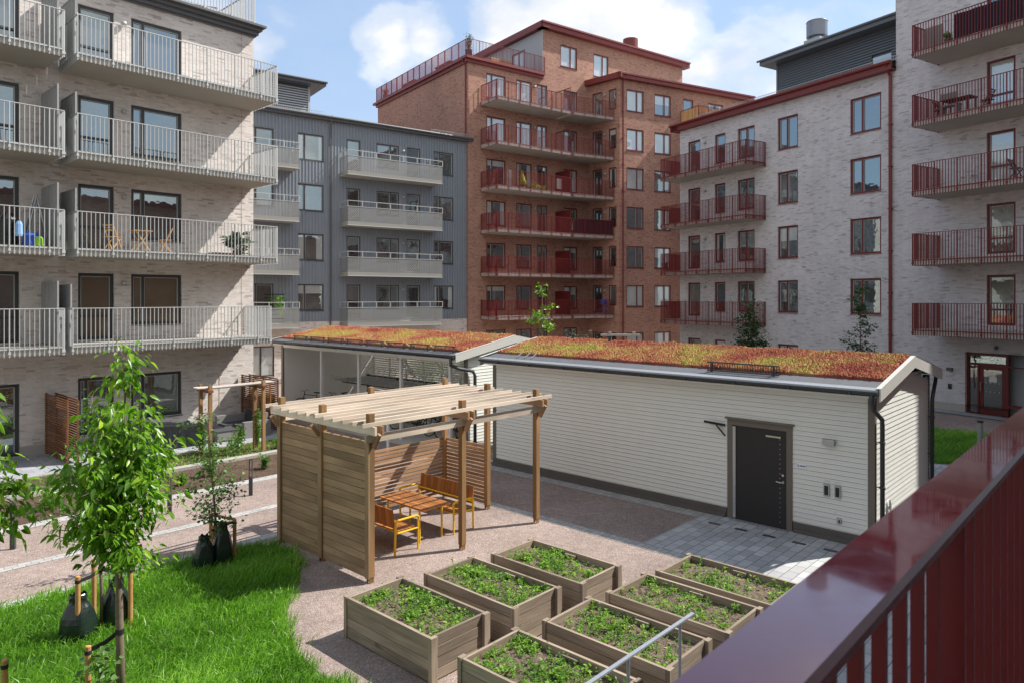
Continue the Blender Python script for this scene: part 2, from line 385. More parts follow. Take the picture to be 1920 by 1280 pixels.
    def wall(m, F, s0, s1, z0, z1, holes=(), o=0.0, rev=.14):
        """wall face at offset o with openings and their reveals"""
        ss = sorted({s0, s1, *[min(max(h[0], s0), s1) for h in holes], *[min(max(h[1], s0), s1) for h in holes]})
        zs = sorted({z0, z1, *[min(max(h[2], z0), z1) for h in holes], *[min(max(h[3], z0), z1) for h in holes]})
        fl = not F.rh
        def q(P, U): m.face(P[::-1] if fl else P, U[::-1] if fl else U)
        for i in range(len(ss) - 1):
            for j in range(len(zs) - 1):
                a, b_, c, d = ss[i], ss[i + 1], zs[j], zs[j + 1]
                cs, cz = (a + b_) / 2, (c + d) / 2
                if any(h[0] < cs < h[1] and h[2] < cz < h[3] for h in holes): continue
                q([F.pt(b_, o, c), F.pt(a, o, c), F.pt(a, o, d), F.pt(b_, o, d)], [(b_, c), (a, c), (a, d), (b_, d)])
        for (a, b_, c, d) in [h[:4] for h in holes]:
            if rev <= 0: continue
            q([F.pt(a, o, c), F.pt(a, o - rev, c), F.pt(a, o - rev, d), F.pt(a, o, d)], [(0, c), (rev, c), (rev, d), (0, d)])
            q([F.pt(b_, o - rev, c), F.pt(b_, o, c), F.pt(b_, o, d), F.pt(b_, o - rev, d)], [(0, c), (rev, c), (rev, d), (0, d)])
            q([F.pt(a, o, d), F.pt(a, o - rev, d), F.pt(b_, o - rev, d), F.pt(b_, o, d)], [(a, 0), (a, rev), (b_, rev), (b_, 0)])
            q([F.pt(b_, o, c), F.pt(b_, o - rev, c), F.pt(a, o - rev, c), F.pt(a, o, c)], [(b_, 0), (b_, rev), (a, rev), (a, 0)])
    def build(m, name, material, parent=None, smooth=False, tint=None):
        me = bpy.data.meshes.new(name); off = Vector((0, 0, 0))
        if parent is not None and parent.get('_org') is not None: off = Vector(parent['_org'])
        me.from_pydata([(x - off.x, y - off.y, z - off.z) for x, y, z in m.v], [], m.f)
        uvl = me.uv_layers.new(name='UVMap'); uvl.data.foreach_set('uv', np.array(m.uv, dtype=np.float32).ravel())
        mats = material if isinstance(material, (list, tuple)) else [material]
        for x in mats: me.materials.append(M[x])
        if len(mats) > 1: me.polygons.foreach_set('material_index', m.mi)
        if smooth: me.polygons.foreach_set('use_smooth', [True] * len(me.polygons))
        me.update()
        o = bpy.data.objects.new(name, me); C.objects.link(o)
        if parent is not None: o.parent = parent; o['_org'] = tuple(off)
        return o

def tag(o, label, cat, group=None, kind=None):
    if label: o['label'] = label
    if cat: o['category'] = cat
    if group: o['group'] = group
    if kind: o['kind'] = kind
    return o
def thing(name, label, cat, loc=(0, 0, 0), group=None, rz=0, local=False):
    o = bpy.data.objects.new(name, None); C.objects.link(o); o.location = loc; o.rotation_euler = (0, 0, rz)
    o['_org'] = (0, 0, 0) if local else tuple(loc)
    o.empty_display_size = .2
    return tag(o, label, cat, group)
def dup(root, loc, rz=None, label=None, group=None):
    r = root.copy(); C.objects.link(r); r.location = loc
    if rz is not None: r.rotation_euler = (0, 0, rz)
    if label: r['label'] = label
    if group: r['group'] = group
    for ch in list(root.children):
        c = ch.copy(); C.objects.link(c); c.parent = r
        for gch in ch.children:
            d = gch.copy(); C.objects.link(d); d.parent = c
    return r
def struct(name, mb, material, kind='structure'):
    o = mb.build(name, material); o['kind'] = kind; return o
RZ = math.atan2(.736, .677)      # rotation of the courtyard grid

def scatter_mesh(name, V, F_, tint, material, parent=None):
    """V (n,3) F_ list/array of faces (k columns), tint per vertex"""
    me = bpy.data.meshes.new(name); V = np.asarray(V, dtype=np.float32)
    off = np.array(parent['_org'] if parent is not None else (0, 0, 0), dtype=np.float32); V = V - off
    F_ = np.asarray(F_, dtype=np.int32); n, k = F_.shape
    me.vertices.add(len(V)); me.vertices.foreach_set('co', V.ravel())
    me.loops.add(n * k); me.loops.foreach_set('vertex_index', F_.ravel())
    me.polygons.add(n); me.polygons.foreach_set('loop_start', np.arange(0, n * k, k, dtype=np.int32))
    me.update(calc_edges=True); me.validate()
    at = me.attributes.new('tint', 'FLOAT', 'POINT'); at.data.foreach_set('value', np.asarray(tint, dtype=np.float32))
    me.materials.append(M[material])
    o = bpy.data.objects.new(name, me); C.objects.link(o)
    if parent is not None: o.parent = parent; o['_org'] = tuple(off.tolist())
    return o

def leaves(P, D, L, W, tint, droop=0.0, fine=False):
    """folded leaves: P base points, D directions, L lengths, W half widths -> V, F(quads), tint"""
    P = np.asarray(P, float); D = np.asarray(D, float); n = len(P)
    D = D / np.linalg.norm(D, axis=1, keepdims=True)
    up = nrng.normal(0, .55, (n, 3)); up[:, 2] += 1.0
    S = np.cross(D, up); S /= np.linalg.norm(S, axis=1, keepdims=True) + 1e-9; N = np.cross(S, D)
    L = np.asarray(L)[:, None]; W = np.asarray(W)[:, None]
    def at(t, w, sg): return P + D * L * t + sg * S * W * w + N * W * abs(w) * .38 - droop * L * t * t * np.array([0, 0, 1.0])
    if fine:
        rib = [(0, 0), (.35, 0), (.7, 0), (1.0, 0)]; side = [(.10, .50), (.36, 1.0), (.68, .72), (.88, .30)]
        V = [at(t, w, 1) for t, w in rib] + [at(t, w, 1) for t, w in side] + [at(t, w, -1) for t, w in side]
        Q = np.array([[0, 4, 5, 1], [1, 5, 6, 2], [2, 6, 7, 3], [1, 9, 8, 0], [2, 10, 9, 1], [3, 11, 10, 2]]); k = 12
    else:
        V = [at(0, 0, 1), at(.5, 0, 1), at(1, 0, 1), at(.35, 1, 1), at(.75, .6, 1), at(.35, 1, -1), at(.75, .6, -1)]
        Q = np.array([[0, 3, 4, 1], [0, 1, 6, 5]]); k = 7
        Q = np.array([[0, 3, 1, 5], [1, 3, 4, 2], [1, 2, 6, 5]])
    V = np.stack(V, axis=1); i = (np.arange(n) * k)
    F_ = (i[:, None, None] + Q[None]).reshape(-1, 4)
    return V.reshape(-1, 3), F_, np.repeat(tint, k)

# ------------------------------------------------------------------ the setting: ground
def gpoly(name, pts, z, material, F=G, kind='structure'):
    """flat sheet with uv in grid metres; pts in frame coordinates"""
    m = MB(); P = [F.pt(a, b_, z) for a, b_ in pts]
    ar = sum(P[i][0] * P[(i + 1) % len(P)][1] - P[(i + 1) % len(P)][0] * P[i][1] for i in range(len(P)))
    uv = [(a, b_) for a, b_ in pts]
    if ar < 0: P = P[::-1]; uv = uv[::-1]
    m.face(P, uv); return struct(name, m, material, kind)
def rect(a0, a1, b0, b1): return [(a0, b0), (a1, b0), (a1, b1), (a0, b1)]
gpoly('ground', rect(-900, 900, -900, 900), 0.0, 'gravel')
gpoly('path_edging', rect(-12, 15.0, 15.57, 15.83), .006, 'pavers_strip')
gpoly('path_edging', rect(-12, 14.6, 18.12, 18.5), .006, 'pavers_strip')
gpoly('path_edging', rect(-12, 8.6, 13.66, 13.95), .006, 'pavers_strip')
gpoly('planting_bed', rect(-12, 13.2, 18.5, 23.1), .010, 'soil')
m = MB(); 
for k in range(26): m.box(G, -12 + k, -12 + k + .99, 20.86, 21.14, 0, .09, rnd=False)
struct('kerb', m, 'kerb_stone')
gpoly('terrace', rect(-12, 13.6, 23.1, 26.3), .05, 'pavers_terrace')
m = MB(); m.box(G, -12, 13.6, 23.06, 23.10, 0, .05, rnd=False); struct('terrace_edge', m, 'plinth')
gpoly('gravel_border', rect(12.15, 12.42, 5.8, 15.0), .006, 'pavers_strip')
gpoly('pavement_strip', rect(14.72, 15.25, 7.8, 15.6), .008, 'pavers_strip')
gpoly('pavement_strip', [(12.42, 15.0), (16.5, 15.0), (16.5, 15.25), (12.42, 15.25)], .010, 'pavers_strip')
gpoly('pavement', [(12.42, 7.8), (15.25, 7.8), (15.25, -1.3), (8.6, -1.3), (8.6, 3.7), (12.42, 3.7)], .008, 'pavers_grey')
gpoly('pavement', rect(2.0, 8.6, -1.3, 3.7), .008, 'pavers_grey')
gpoly('pavement', [(15.25, 3.9), (23.0, 3.9), (23.0, -1.3), (15.25, -1.3)], .008, 'pavers_grey')
gpoly('pavement', [(22.4, 3.95), (24.3, 3.95), (24.3, 5.4), (22.4, 5.4)], .012, 'pavers_grey')

# grass areas -----------------------------------------------------
GRASS = [(-9, 13.66), (6.0, 13.66), (6.9, 13.55), (7.25, 13.25), (7.30, 12.7), (7.12, 11.9), (6.4, 10.95), (5.75, 10.1), (5.32, 9.2), (5.18, 8.2), (5.35, 7.2), (5.6, 6.2), (5.5, 4.8), (4.6, 3.7), (3.0, 3.2), (-2, 3.2), (-9, 6)]
gpoly('lawn', GRASS, .012, 'grass_ground')
LAWN2 = [(25.0, 4.3), (24.2, 5.2), (24.3, 6.2), (26.2, 6.9), (30.6, 7.2), (30.4, 4.3), (29.5, 1.5), (25.6, 1.5)]
gpoly('lawn', LAWN2, .012, 'grass_ground')
gpoly('pebble_bed', [(22.3, 5.4), (24.3, 5.4), (25.3, 5.5), (26.8, 6.0), (27.0, 7.0), (22.3, 7.0)], .006, 'stones')

def inside(P, poly):
    x, y = P[:, 0], P[:, 1]; c = np.zeros(len(P), bool)
    for i in range(len(poly)):
        (x1, y1), (x2, y2) = poly[i], poly[(i + 1) % len(poly)]
        cond = ((y1 > y) != (y2 > y)) & (x < (x2 - x1) * (y - y1) / (y2 - y1 + 1e-12) + x1); c ^= cond
    return c
def to_world(ab): return np.stack([ab[:, 0] * AX[0] + ab[:, 1] * BX[0], ab[:, 0] * AX[1] + ab[:, 1] * BX[1]], axis=1)
def grass(name, poly, n, box, hmin, hmax, wid, clip=True):
    ab = np.stack([nrng.uniform(box[0], box[1], n), nrng.uniform(box[2], box[3], n)], axis=1)
    ab += 0
    # clumping
    f = np.sin(ab[:, 0] * 3.1 + np.sin(ab[:, 1] * 2.3) * 1.7) * np.sin(ab[:, 1] * 2.7 + np.sin(ab[:, 0] * 1.9) * 1.3)
    ab = ab[inside(ab, poly) & (nrng.random(n) < .74 + .26 * f)]
    ab = ab + nrng.normal(0, .05, ab.shape) + .07 * np.stack([np.sin(ab[:, 1] * 9.1), np.sin(ab[:, 0] * 7.7)], 1); w = to_world(ab)
    if clip:
        u = w[:, 0] / w[:, 1] * 1325 + 960; vis = (w[:, 1] > 5) & (u > -160) & (u < 2050); w = w[vis]; ab = ab[vis]
    n = len(w); f = np.sin(ab[:, 0] * 1.3 + 1 + np.sin(ab[:, 1] * 1.1) * 2) * np.sin(ab[:, 1] * 1.7 + ab[:, 0] * .6)
    h = nrng.uniform(hmin, hmax, n) * (1 + .28 * f); th = nrng.uniform(0, 2 * math.pi, n)
    lean = nrng.uniform(.2, 1.1, n) * h; la = nrng.normal(-.4, 1.25, n)
    base = np.stack([w[:, 0], w[:, 1], np.full(n, .01)], axis=1)
    side = np.stack([np.cos(th), np.sin(th), np.zeros(n)], axis=1) * (wid * nrng.uniform(.6, 1.3, n))[:, None]
    ld = np.stack([np.cos(la), np.sin(la), np.zeros(n)], axis=1)
    mid = base + ld * (lean * .3)[:, None] + np.array([0, 0, 1.0]) * (h * .62)[:, None]
    tip = base + ld * lean[:, None] + np.array([0, 0, 1.0]) * (h * nrng.uniform(.8, 1.02, n))[:, None]
    V = np.stack([base - side, base + side, mid + side * .8, mid - side * .8, tip + side * .12, tip - side * .12], axis=1).reshape(-1, 3)
    i = (np.arange(n) * 6)[:, None]; F_ = np.concatenate([i + np.array([[0, 1, 2, 3]]), i + np.array([[3, 2, 4, 5]])])
    t = np.clip(.36 + .26 * f + nrng.normal(0, .19, n), 0, 1)
    o = scatter_mesh(name, V, F_, np.repeat(t, 6), 'grass_blade'); o['kind'] = 'stuff'; return o
tag(grass('grass', GRASS, 215000, (-4, 7.4, 4.6, 13.66), .08, .23, .0068), 'long bright green grass of the lawn in front of the wooden shelter', 'grass')
tag(grass('grass', LAWN2, 30000, (24, 31, 1.5, 7.3), .10, .20, .011, False), 'shaded short grass behind the white shed near the red entrance door', 'grass')

# ------------------------------------------------------------------ building helpers
def bframe(org, ex, toward=(0, 0)):
    """facade frame whose y axis points outward, to the side where 'toward' lies"""
    ex = Vector(ex).normalized(); n = Vector((-ex.y, ex.x)); d = Vector(toward) - Vector(org)
    return Fr(org, ex, n if n.dot(d) > 0 else -n)

def window(B, F, s0, s1, z0, z1, frame, pane, mull=None, sill=True, name='window', o=-.07, fw=.075, light=None, handle=False, rail=None):
    m = MB()
    m.box(F, s0, s0 + fw, o - .06, o, z0, z1); m.box(F, s1 - fw, s1, o - .06, o, z0, z1)
    m.box(F, s0 + fw, s1 - fw, o - .06, o, z1 - fw, z1); m.box(F, s0 + fw, s1 - fw, o - .06, o, z0, z0 + fw)
    cuts = [s0 + fw] + ([s0 + (s1 - s0) * f for f in mull] if mull else []) + [s1 - fw]
    for c in cuts[1:-1]: m.box(F, c - .045, c + .045, o - .06, o + .004, z0 + fw, z1 - fw)
    if rail: m.box(F, s0 + fw, s1 - fw, o - .055, o - .003, z0 + rail, z0 + rail + .07)
    w = m.build(name, frame, B)
    if pane == 'glass_dark': pane = rng.choice(['glass_dark', 'glass_dark', 'glass_dark', 'glass_mid'])
    m = MB(); m.box(F, s0 + fw * .6, s1 - fw * .6, o - .10, o - .066, z0 + fw * .6, z1 - fw * .6); m.build('pane', pane, w)
    q_ = rng.random()
    if pane != 'glass_blind' and q_ < .34 and name == 'window':
        if q_ < .17: m = MB(); m.box(F, s0 + fw, s1 - fw, o - .0655, o - .063, z1 - fw - (z1 - z0) * rng.uniform(.15, .45), z1 - fw); m.build('blind', 'glass_blind', w)
        else:
            for a_, b2_ in ((s0 + fw, s0 + fw + (s1 - s0) * rng.uniform(.12, .25)), (s1 - fw - (s1 - s0) * rng.uniform(.12, .22), s1 - fw)): m = MB(); m.box(F, a_, b2_, o - .0655, o - .063, z0 + fw, z1 - fw); m.build('curtain', 'glass_blind', w)
    # pale inner sash edges
    m = MB()
    for a, b_ in zip(cuts[:-1], cuts[1:]):
        a2 = a + (.045 if a != cuts[0] else 0); b2 = b_ - (.045 if b_ != cuts[-1] else 0); e = .022
        m.box(F, a2 + .002, a2 + e, o - .064, o - .02, z0 + fw, z1 - fw); m.box(F, b2 - e, b2 - .002, o - .064, o - .02, z0 + fw, z1 - fw)
        m.box(F, a2 + e, b2 - e, o - .064, o - .02, z1 - fw - e, z1 - fw - .002)
    m.build('sash', light or 'metal_light', w)
    if sill:
        m = MB(); m.box(F, s0 - .03, s1 + .03, o + .002, .045, z0 - .035, z0 - .003, z1b=z0 - .02); m.build('sill', frame, w)
    return w

def railing_mesh(m, pts, ztop, zbot, pitch=.11, bw=.015, bd=.034, post_every=8, flat=.05, base=None, knobs=True):
    for (p, q) in zip(pts[:-1], pts[1:]):
        L = math.dist(p, q); F = Fr(p, (q[0] - p[0], q[1] - p[1]))
        m.box(F, -.02, L + .02, -flat / 2, flat / 2, ztop - .022, ztop)
        n = max(1, round(L / pitch)); 
        for i in range(n + 1):
            s = L * i / n; post = (i % post_every == 0)
            if post: m.box(F, s - .012, s + .012, -.035, .035, zbot, ztop - .022)
            else: m.box(F, s - bw / 2, s + bw / 2, -bd / 2, bd / 2, zbot, ztop - .022)
        zb = base if base is not None else zbot + .28
        m.box(F, 0, L, -.008, .008, zb, zb + .04)
        if knobs:
            for i in range(0, n + 1, post_every): s = L * i / n; m.box(F, s - .03, s + .03, -.045, .045, zbot + .08, zbot + .16)

def balcony(B, slab, rail, zt, zrail, mat_rail, thick=.24, screens=(), mat_slab='concrete_slab', pitch=.11, perf=None, zbot=None, name='balcony', post_every=8):
    """slab: polygon (world xy); rail: polyline; screens: list of (p, q, top)"""
    m = MB(); m.prism(slab, zt - thick, zt); b_ = m.build(name, mat_slab, B)
    m = MB()
    if perf is None:
        red_ = mat_rail == 'metal_red'; railing_mesh(m, rail, zrail, (zbot if zbot is not None else zt - thick - .03), pitch, post_every=post_every, base=zt - .06, bw=.018 if red_ else .015, bd=.036 if red_ else .034, flat=.06 if red_ else .05)
        m.build('railing', mat_rail, b_)
    else:
        for (p, q) in zip(rail[:-1], rail[1:]):
            L = math.dist(p, q); F = Fr(p, (q[0] - p[0], q[1] - p[1]))
            m.box(F, 0, L, -.02, .02, zrail - .035, zrail)
            n = max(1, round(L / .9))
            for i in range(n + 1): m.box(F, max(0, L * i / n - .02), L * i / n + .02, -.02, .02, perf, zrail - .035)
            m.box(F, -.012, L + .012, -.022, .022, perf - .03, perf); m.box(F, -.012, L + .012, -.022, .022, zt - thick - .02, zt - thick + .02)
        m.build('railing', mat_rail, b_)
        m = MB()
        for (p, q) in zip(rail[:-1], rail[1:]):
            L = math.dist(p, q); F = Fr(p, (q[0] - p[0], q[1] - p[1])); P = [F.pt(0, 0, zt - thick), F.pt(L, 0, zt - thick), F.pt(L, 0, perf - .03), F.pt(0, 0, perf - .03)]
            m.face(P, [(0, zt), (L, zt), (L, perf), (0, perf)])
        m.build('perforated_sheet', 'perforated', b_)
    for (p, q, ztop, sm, slat) in screens:
        m = MB(); L = math.dist(p, q); F = Fr(p, (q[0] - p[0], q[1] - p[1])); n = max(2, round(L / .15))
        m.box(F, 0, L, -.02, .02, ztop - .04, ztop); m.box(F, 0, .04, -.022, .022, zt, ztop - .04); m.box(F, L - .04, L, -.022, .022, zt, ztop - .04)
        if slat:
            for i in range(n):
                a = L * i / n
                m.box(F, a + .005, a + L / n * .62, -.012, .012, zt + .03, ztop - .04); m.box(F, a + L / n * .62, a + L / n, .010, .018, zt + .03, ztop - .04)
        else:
            for i in range(n): m.box(F, L * i / n + .02, L * i / n + .045, -.01, .01, zt + .03, ztop - .04)
        m.build('privacy_screen', sm, b_)
    return b_

def lamp_part(B, F, s, z, mt='metal_light', name='wall_lamp'):
    m = MB(); p0 = F.pt(s, .0, z); p1 = F.pt(s, .10, z)
    m.tube([p0, p1], [.045, .045], 8); m.tube([F.pt(s, .10, z - .05), F.pt(s, .10, z + .07)], [.08, .08], 10); m.build(name, mt, B, smooth=True)

def downpipe(B, F, s, z0, z1, mt, r=.045, o=.09):
    m = MB(); m.tube([F.pt(s, o + .30, z1 + .12), F.pt(s, o + .22, z1 - .05), F.pt(s, o, z1 - .38), F.pt(s, o, z0)], r, 8)
    z = z0 + 1
    while z < z1 - .8: m.box(F, s - r - .01, s + r + .01, .0, o + r + .01, z, z + .04); z += 2.0
    m.build('downpipe', mt, B, smooth=False)

# ------------------------------------------------------------------ pale brick building with grey balconies (left)
LF = Fr((BX[0] * 26.27, BX[1] * 26.27), AX, (-BX[0], -BX[1]))
LFB = thing('apartment_building', 'pale brick apartment building with grey metal balconies and a dark cornice, at the left edge', 'building', LF.pt(13.55, 0, 0))
tops = [14.69, 11.68, 8.76, 5.81]; slabs = [12.52, 9.50, 6.52, 3.55]; rails = [13.67, 10.64, 7.65, 4.68]
holes = []; wins = []
for k, t in enumerate(tops):
    gl = 'glass_warm' if k == 3 else 'glass_dark'
    for (s0, s1, z0, door) in ((4.45, 5.83, slabs[k] + .05, True), (7.45, 8.54, slabs[k] + .05, True), (9.08, 10.80, t - 1.75, False), (-.6, 1.1, t - 1.75, False), (1.7, 2.9, slabs[k] + .05, True)):
        holes.append((s0, s1, z0, t)); wins.append((s0, s1, z0, t, door, gl if s0 > 7 else 'glass_dark'))
for (s0, s1, z0, z1, door) in ((4.3, 5.83, .08, 2.32, True), (7.45, 8.54, .45, 2.35, False), (9.08, 10.80, .78, 2.35, False), (-.6, 1.6, .1, 2.3, True)):
    holes.append((s0, s1, z0, z1)); wins.append((s0, s1, z0, z1, door, 'glass_dark'))
m = MB(); m.wall(LF, -12, 13.55, .35, 15.2, holes, rev=.16)
E_ = Fr(LF.xy(13.55, 0), BX, AX); m.wall(E_, 0, 12, .35, 15.2)
m.build('wall', 'brick_pale', LFB)
m = MB(); m.wall(LF, -12, 13.55, 0, .35, [h for h in holes if h[2] < .35], o=-.01, rev=.1); m.wall(E_, 0, 12, 0, .35, o=-.01); m.build('plinth', 'plinth', LFB)
m = MB(); m.box(LF, -12, 13.5, -11.9, -.30, 0, 15.1, rnd=False); m.build('core', 'plinth', LFB)
for (s0, s1, z0, z1, door, gl) in wins:
    window(LFB, LF, s0, s1, z0, z1, 'frame_dark', gl, mull=None if (door) else [.24], sill=not door, name='balcony_door' if door else 'window', o=-.09, fw=.10, rail=.75 if door else None)
m = MB()
for (o1, z0, z1) in ((.10, 15.20, 15.26), (.20, 15.26, 15.40), (.34, 15.40, 15.52), (.50, 15.52, 15.60)):
    m.box(LF, -12, 13.55 + o1 * .6, -1, o1, z0, z1, rnd=False)
m.box(LF, -12, 13.5, -11.9, -1, 15.2, 15.62, rnd=False)
m.build('cornice', 'cornice_dark', LFB)
m = MB(); 
for i in range(14): m.box(LF, -4 + 0, 13.45, -.14 - i * .15, -.02 - i * .15, 15.78, 15.81)
m.build('terrace_decking', 'wood_slat', LFB)
m = MB(); railing_mesh(m, [LF.xy(-4, .18), LF.xy(13.5, .18), LF.xy(13.5, -4.5)], 17.0, 15.62, .115, base=15.76, post_every=9); m.build('terrace_railing', 'metal_grey', LFB)
m = MB(); m.box(LF, 3, 13.4, -.9, -.86, 16.9, 16.95); m.bar(LF.pt(13.3, -2.6, 17.0), LF.pt(11.2, -.4, 15.9), .05, .07); m.build('handrail', 'frame_dark', LFB)
for k, (zt, zr) in enumerate(zip(slabs, rails)):
    a0, a1 = (6.93, 13.47) if k < 3 else (6.80, 13.22); e = 1.86
    sc = [(LF.xy(a0 + .02, .06), LF.xy(a0 + .02, e - .28), zt + 1.86, 'sheet_grey', True)]
    balcony(LFB, [LF.xy(a0, 0), LF.xy(a1, 0), LF.xy(a1, e), LF.xy(a0, e)], [LF.xy(a0, .05), LF.xy(a0 - .03, e + .03), LF.xy(a1 + .03, e + .03), LF.xy(a1, .05)], zt, zr, 'metal_grey', screens=sc, pitch=.125)
    balcony(LFB, [LF.xy(.2, 0), LF.xy(6.5, 0), LF.xy(6.5, e), LF.xy(.2, e)], [LF.xy(.2, .05), LF.xy(.2, e + .03), LF.xy(6.53, e + .03), LF.xy(6.53, .9)], zt, zr, 'metal_grey', pitch=.125,
            screens=[(LF.xy(6.42, .06), LF.xy(6.42, e - .1), zt + 1.95, 'sheet_grey', True)])
    if k < 3:
        balcony(LFB, [LF.xy(-6, 0), LF.xy(-.2, 0), LF.xy(-.2, e), LF.xy(-6, e)], [LF.xy(-6, e + .03), LF.xy(-.2, e + .03)], zt, zr, 'metal_grey', pitch=.125)
    lamp_part(LFB, LF, 8.82, tops[k] - .32)
m = MB(); m.box(LF, 13.05, 13.07, .001, .006, 3, 15.2); m.build('expansion_joint', 'plinth', LFB)

# ------------------------------------------------------------------ grey ribbed building
GF = bframe((-10.64, 43.55), (.811, .584))
GB = thing('apartment_building', 'blue-grey ribbed metal apartment building with perforated balconies, left of the red brick one', 'building', GF.pt(0, 0, 0))
gt = [14.82, 11.80, 8.82, 5.80]
cols = [(-5.6, -4.02, 1.55, [.35]), (-2.64, -1.0, 1.60, [.28]), (.47, 1.39, 2.1, None), (2.48, 4.06, 1.55, [.62]), (4.60, 5.62, 2.1, None), (6.63, 8.17, 1.56, [.30]), (-9.3, -7.7, 1.56, [.3])]
holes = [(c[0], c[1], t - c[2], t) for t in gt for c in cols]
gh = [(-5.4, -3.99, .45, 2.2), (-9.3, -7.7, .45, 2.2)]
m = MB(); m.wall(GF, -16, 9.5, 3.55, 15.75, holes, rev=.12)
s = -15.9
while s < 9.45:
    zs = [(3.55, 15.75)]
    for h in holes:
        if h[0] - .06 < s < h[1] + .06:
            nz = []
            for a, b_ in zs:
                if h[2] - .05 > a and h[3] + .05 < b_: nz += [(a, h[2] - .05), (h[3] + .05, b_)]
                else: nz.append((a, b_))
            zs = nz
    for a, b_ in zs: m.box(GF, s, s + .085, 0.0, .045, a, b_ - .001, rnd=False)
    s += .2
m.build('wall', 'grey_facade_rib', GB)
m = MB(); m.wall(GF, -16, 9.5, 0, 3.55, gh, o=.03); m.build('base_wall', 'brick_pale', GB)
m = MB(); m.box(GF, -16, 9.45, -11.8, -.25, 0, 15.7, rnd=False); m.build('core', 'roof_sheet', GB)
for k, t in enumerate(gt):
    for i, c in enumerate(cols):
        w = window(GB, GF, c[0], c[1], t - c[2], t, 'frame_dark', 'glass_dark', mull=c[3], sill=c[2] < 2, name='window' if c[2] < 2 else 'balcony_door', o=-.03)
for h in gh: window(GB, GF, h[0], h[1], h[2], h[3], 'frame_dark', 'glass_blind' if h[0] > -6 else 'glass_dark', mull=[.45], o=.0)
m = MB(); m.box(GF, -16, 9.55, -.35, .34, 15.75, 15.80, rnd=False); m.box(GF, -16, 9.55, .26, .34, 15.80, 15.98, rnd=False)
m.tube([GF.pt(-16, .42, 15.93), GF.pt(9.55, .42, 15.93)], .075, 8); m.build('eaves', 'cornice_dark', GB)
m = MB(); P = [GF.pt(-16, .34, 15.98), GF.pt(9.55, .34, 15.98), GF.pt(9.55, -6, 17.0), GF.pt(-16, -6, 17.0)]; m.face(P[::-1]); P2 = [GF.pt(-16, -12, 15.98), GF.pt(9.55, -12, 15.98)]; m.face([P[3], P[2], P2[1], P2[0]][::-1]); m.build('roof', 'roof_sheet', GB)
m = MB()
for a, b_ in ((-6, -1.0), (6.4, 9.3)):
    m = MB()
    for i in range(int((b_ - a) / .12)): m.bar(GF.pt(a + i * .12, .12, 16.02), GF.pt(a + i * .12, .12, 16.26), .014)
    for z in (16.08, 16.24): m.bar(GF.pt(a, .12, z), GF.pt(b_, .12, z), .018)
    m.build('snow_guard', 'metal_light', GB)
downpipe(GB, GF, -.62, 3.3, 15.9, 'cornice_dark', .05, .12); downpipe(GB, GF, 9.35, 3.3, 15.9, 'cornice_dark', .05, .12)
PF = Fr(GF.xy(0, -6), GF.x, GF.y)
m = MB(); m.box(PF, -9, .22, -5.5, -.08, 16.2, 19.45, rnd=False); m.build('penthouse_core', 'roof_sheet', GB)
m = MB()
z = 16.9
while z < 19.35: m.box(PF, -9, .20, -.07, .02, z, z + .085, rnd=False); z += .165
z = 16.9
m.box(PF, .16, .30, -.10, .06, 16.5, 19.5, rnd=False); m.build('penthouse_louvres', 'siding_light', GB)
m = MB(); m.box(PF, -9, 1.15, -6, .85, 19.45, 19.75, rnd=False); m.tube([PF.pt(-9, .93, 19.68), PF.pt(1.2, .93, 19.68)], .08, 8); m.build('penthouse_roof', 'cornice_dark', GB)
gr = [13.92, 10.86, 7.80, 4.74]
for k, zr in enumerate(gr):
    zt = zr - 1.27
    balcony(GB, [GF.xy(0, .03), GF.xy(6.55, .03), GF.xy(6.55, 1.3), GF.xy(0, 1.3)], [GF.xy(0, .1), GF.xy(0, 1.32), GF.xy(6.55, 1.32), GF.xy(6.55, .1)], zt, zr, 'metal_light', thick=.22, perf=zr - .34)
    balcony(GB, [GF.xy(-9, .03), GF.xy(-2.95, .03), GF.xy(-2.95, 1.3), GF.xy(-9, 1.3)], [GF.xy(-9, 1.32), GF.xy(-2.95, 1.32), GF.xy(-2.95, .1)], zt, zr, 'metal_light', thick=.22, perf=zr - .34)
    lamp_part(GB, GF, 4.33, gt[k] - .3)

# ------------------------------------------------------------------ red brick building
RF = bframe((-2.19, 49.36), (.811, .584))
RB = thing('apartment_building', 'tall red brick apartment building with dark red balconies, roof terrace and penthouse', 'building', RF.pt(0, 0, 0))
rt = [20.80, 17.78, 14.78, 11.84, 8.86, 5.86, 2.72]
SJ = 10.05
cR = [(.48, 2.13, 1.75, [.30]), (3.08, 4.49, 1.75, [.33]), (4.98, 5.94, 2.12, None), (7.55, 8.9, 1.75, [.5])]
holes = [(c[0], c[1], t - c[2], t) for t in rt for c in cR if t - c[2] > 0] + [(7.23, 8.89, 22.55, 24.2), (10.6, 12.2, 22.4, 24.2)]
m = MB(); m.wall(RF, -1.02, 5.53, 0, 21.5, [h for h in holes if h[1] < 5.5 and h[3] < 22] + [(4.98, 5.5299, t - 2.12, t) for t in rt], rev=.14)
m.wall(RF, 5.53, SJ + .3, 0, 24.95, [(5.53, 5.94, t - 2.12, t) for t in rt] + [h for h in holes if h[0] > 5.6 and h[1] < 10.2] , rev=.14)
m.wall(RF, SJ + .3, 21.0, 20.5, 24.95, [h for h in holes if h[0] > 10.3], rev=.14)
RS = bframe(RF.xy(-1.02, 0), (-.584, .811), toward=(-60, 40)); m.wall(RS, 0, 14.5, 0, 21.5)
RE = bframe(RF.xy(21.0, 0), (-.584, .811), toward=(90, 60)); m.wall(RE, 0, 9, 20, 24.95)
m.build('wall', 'brick_red', RB)
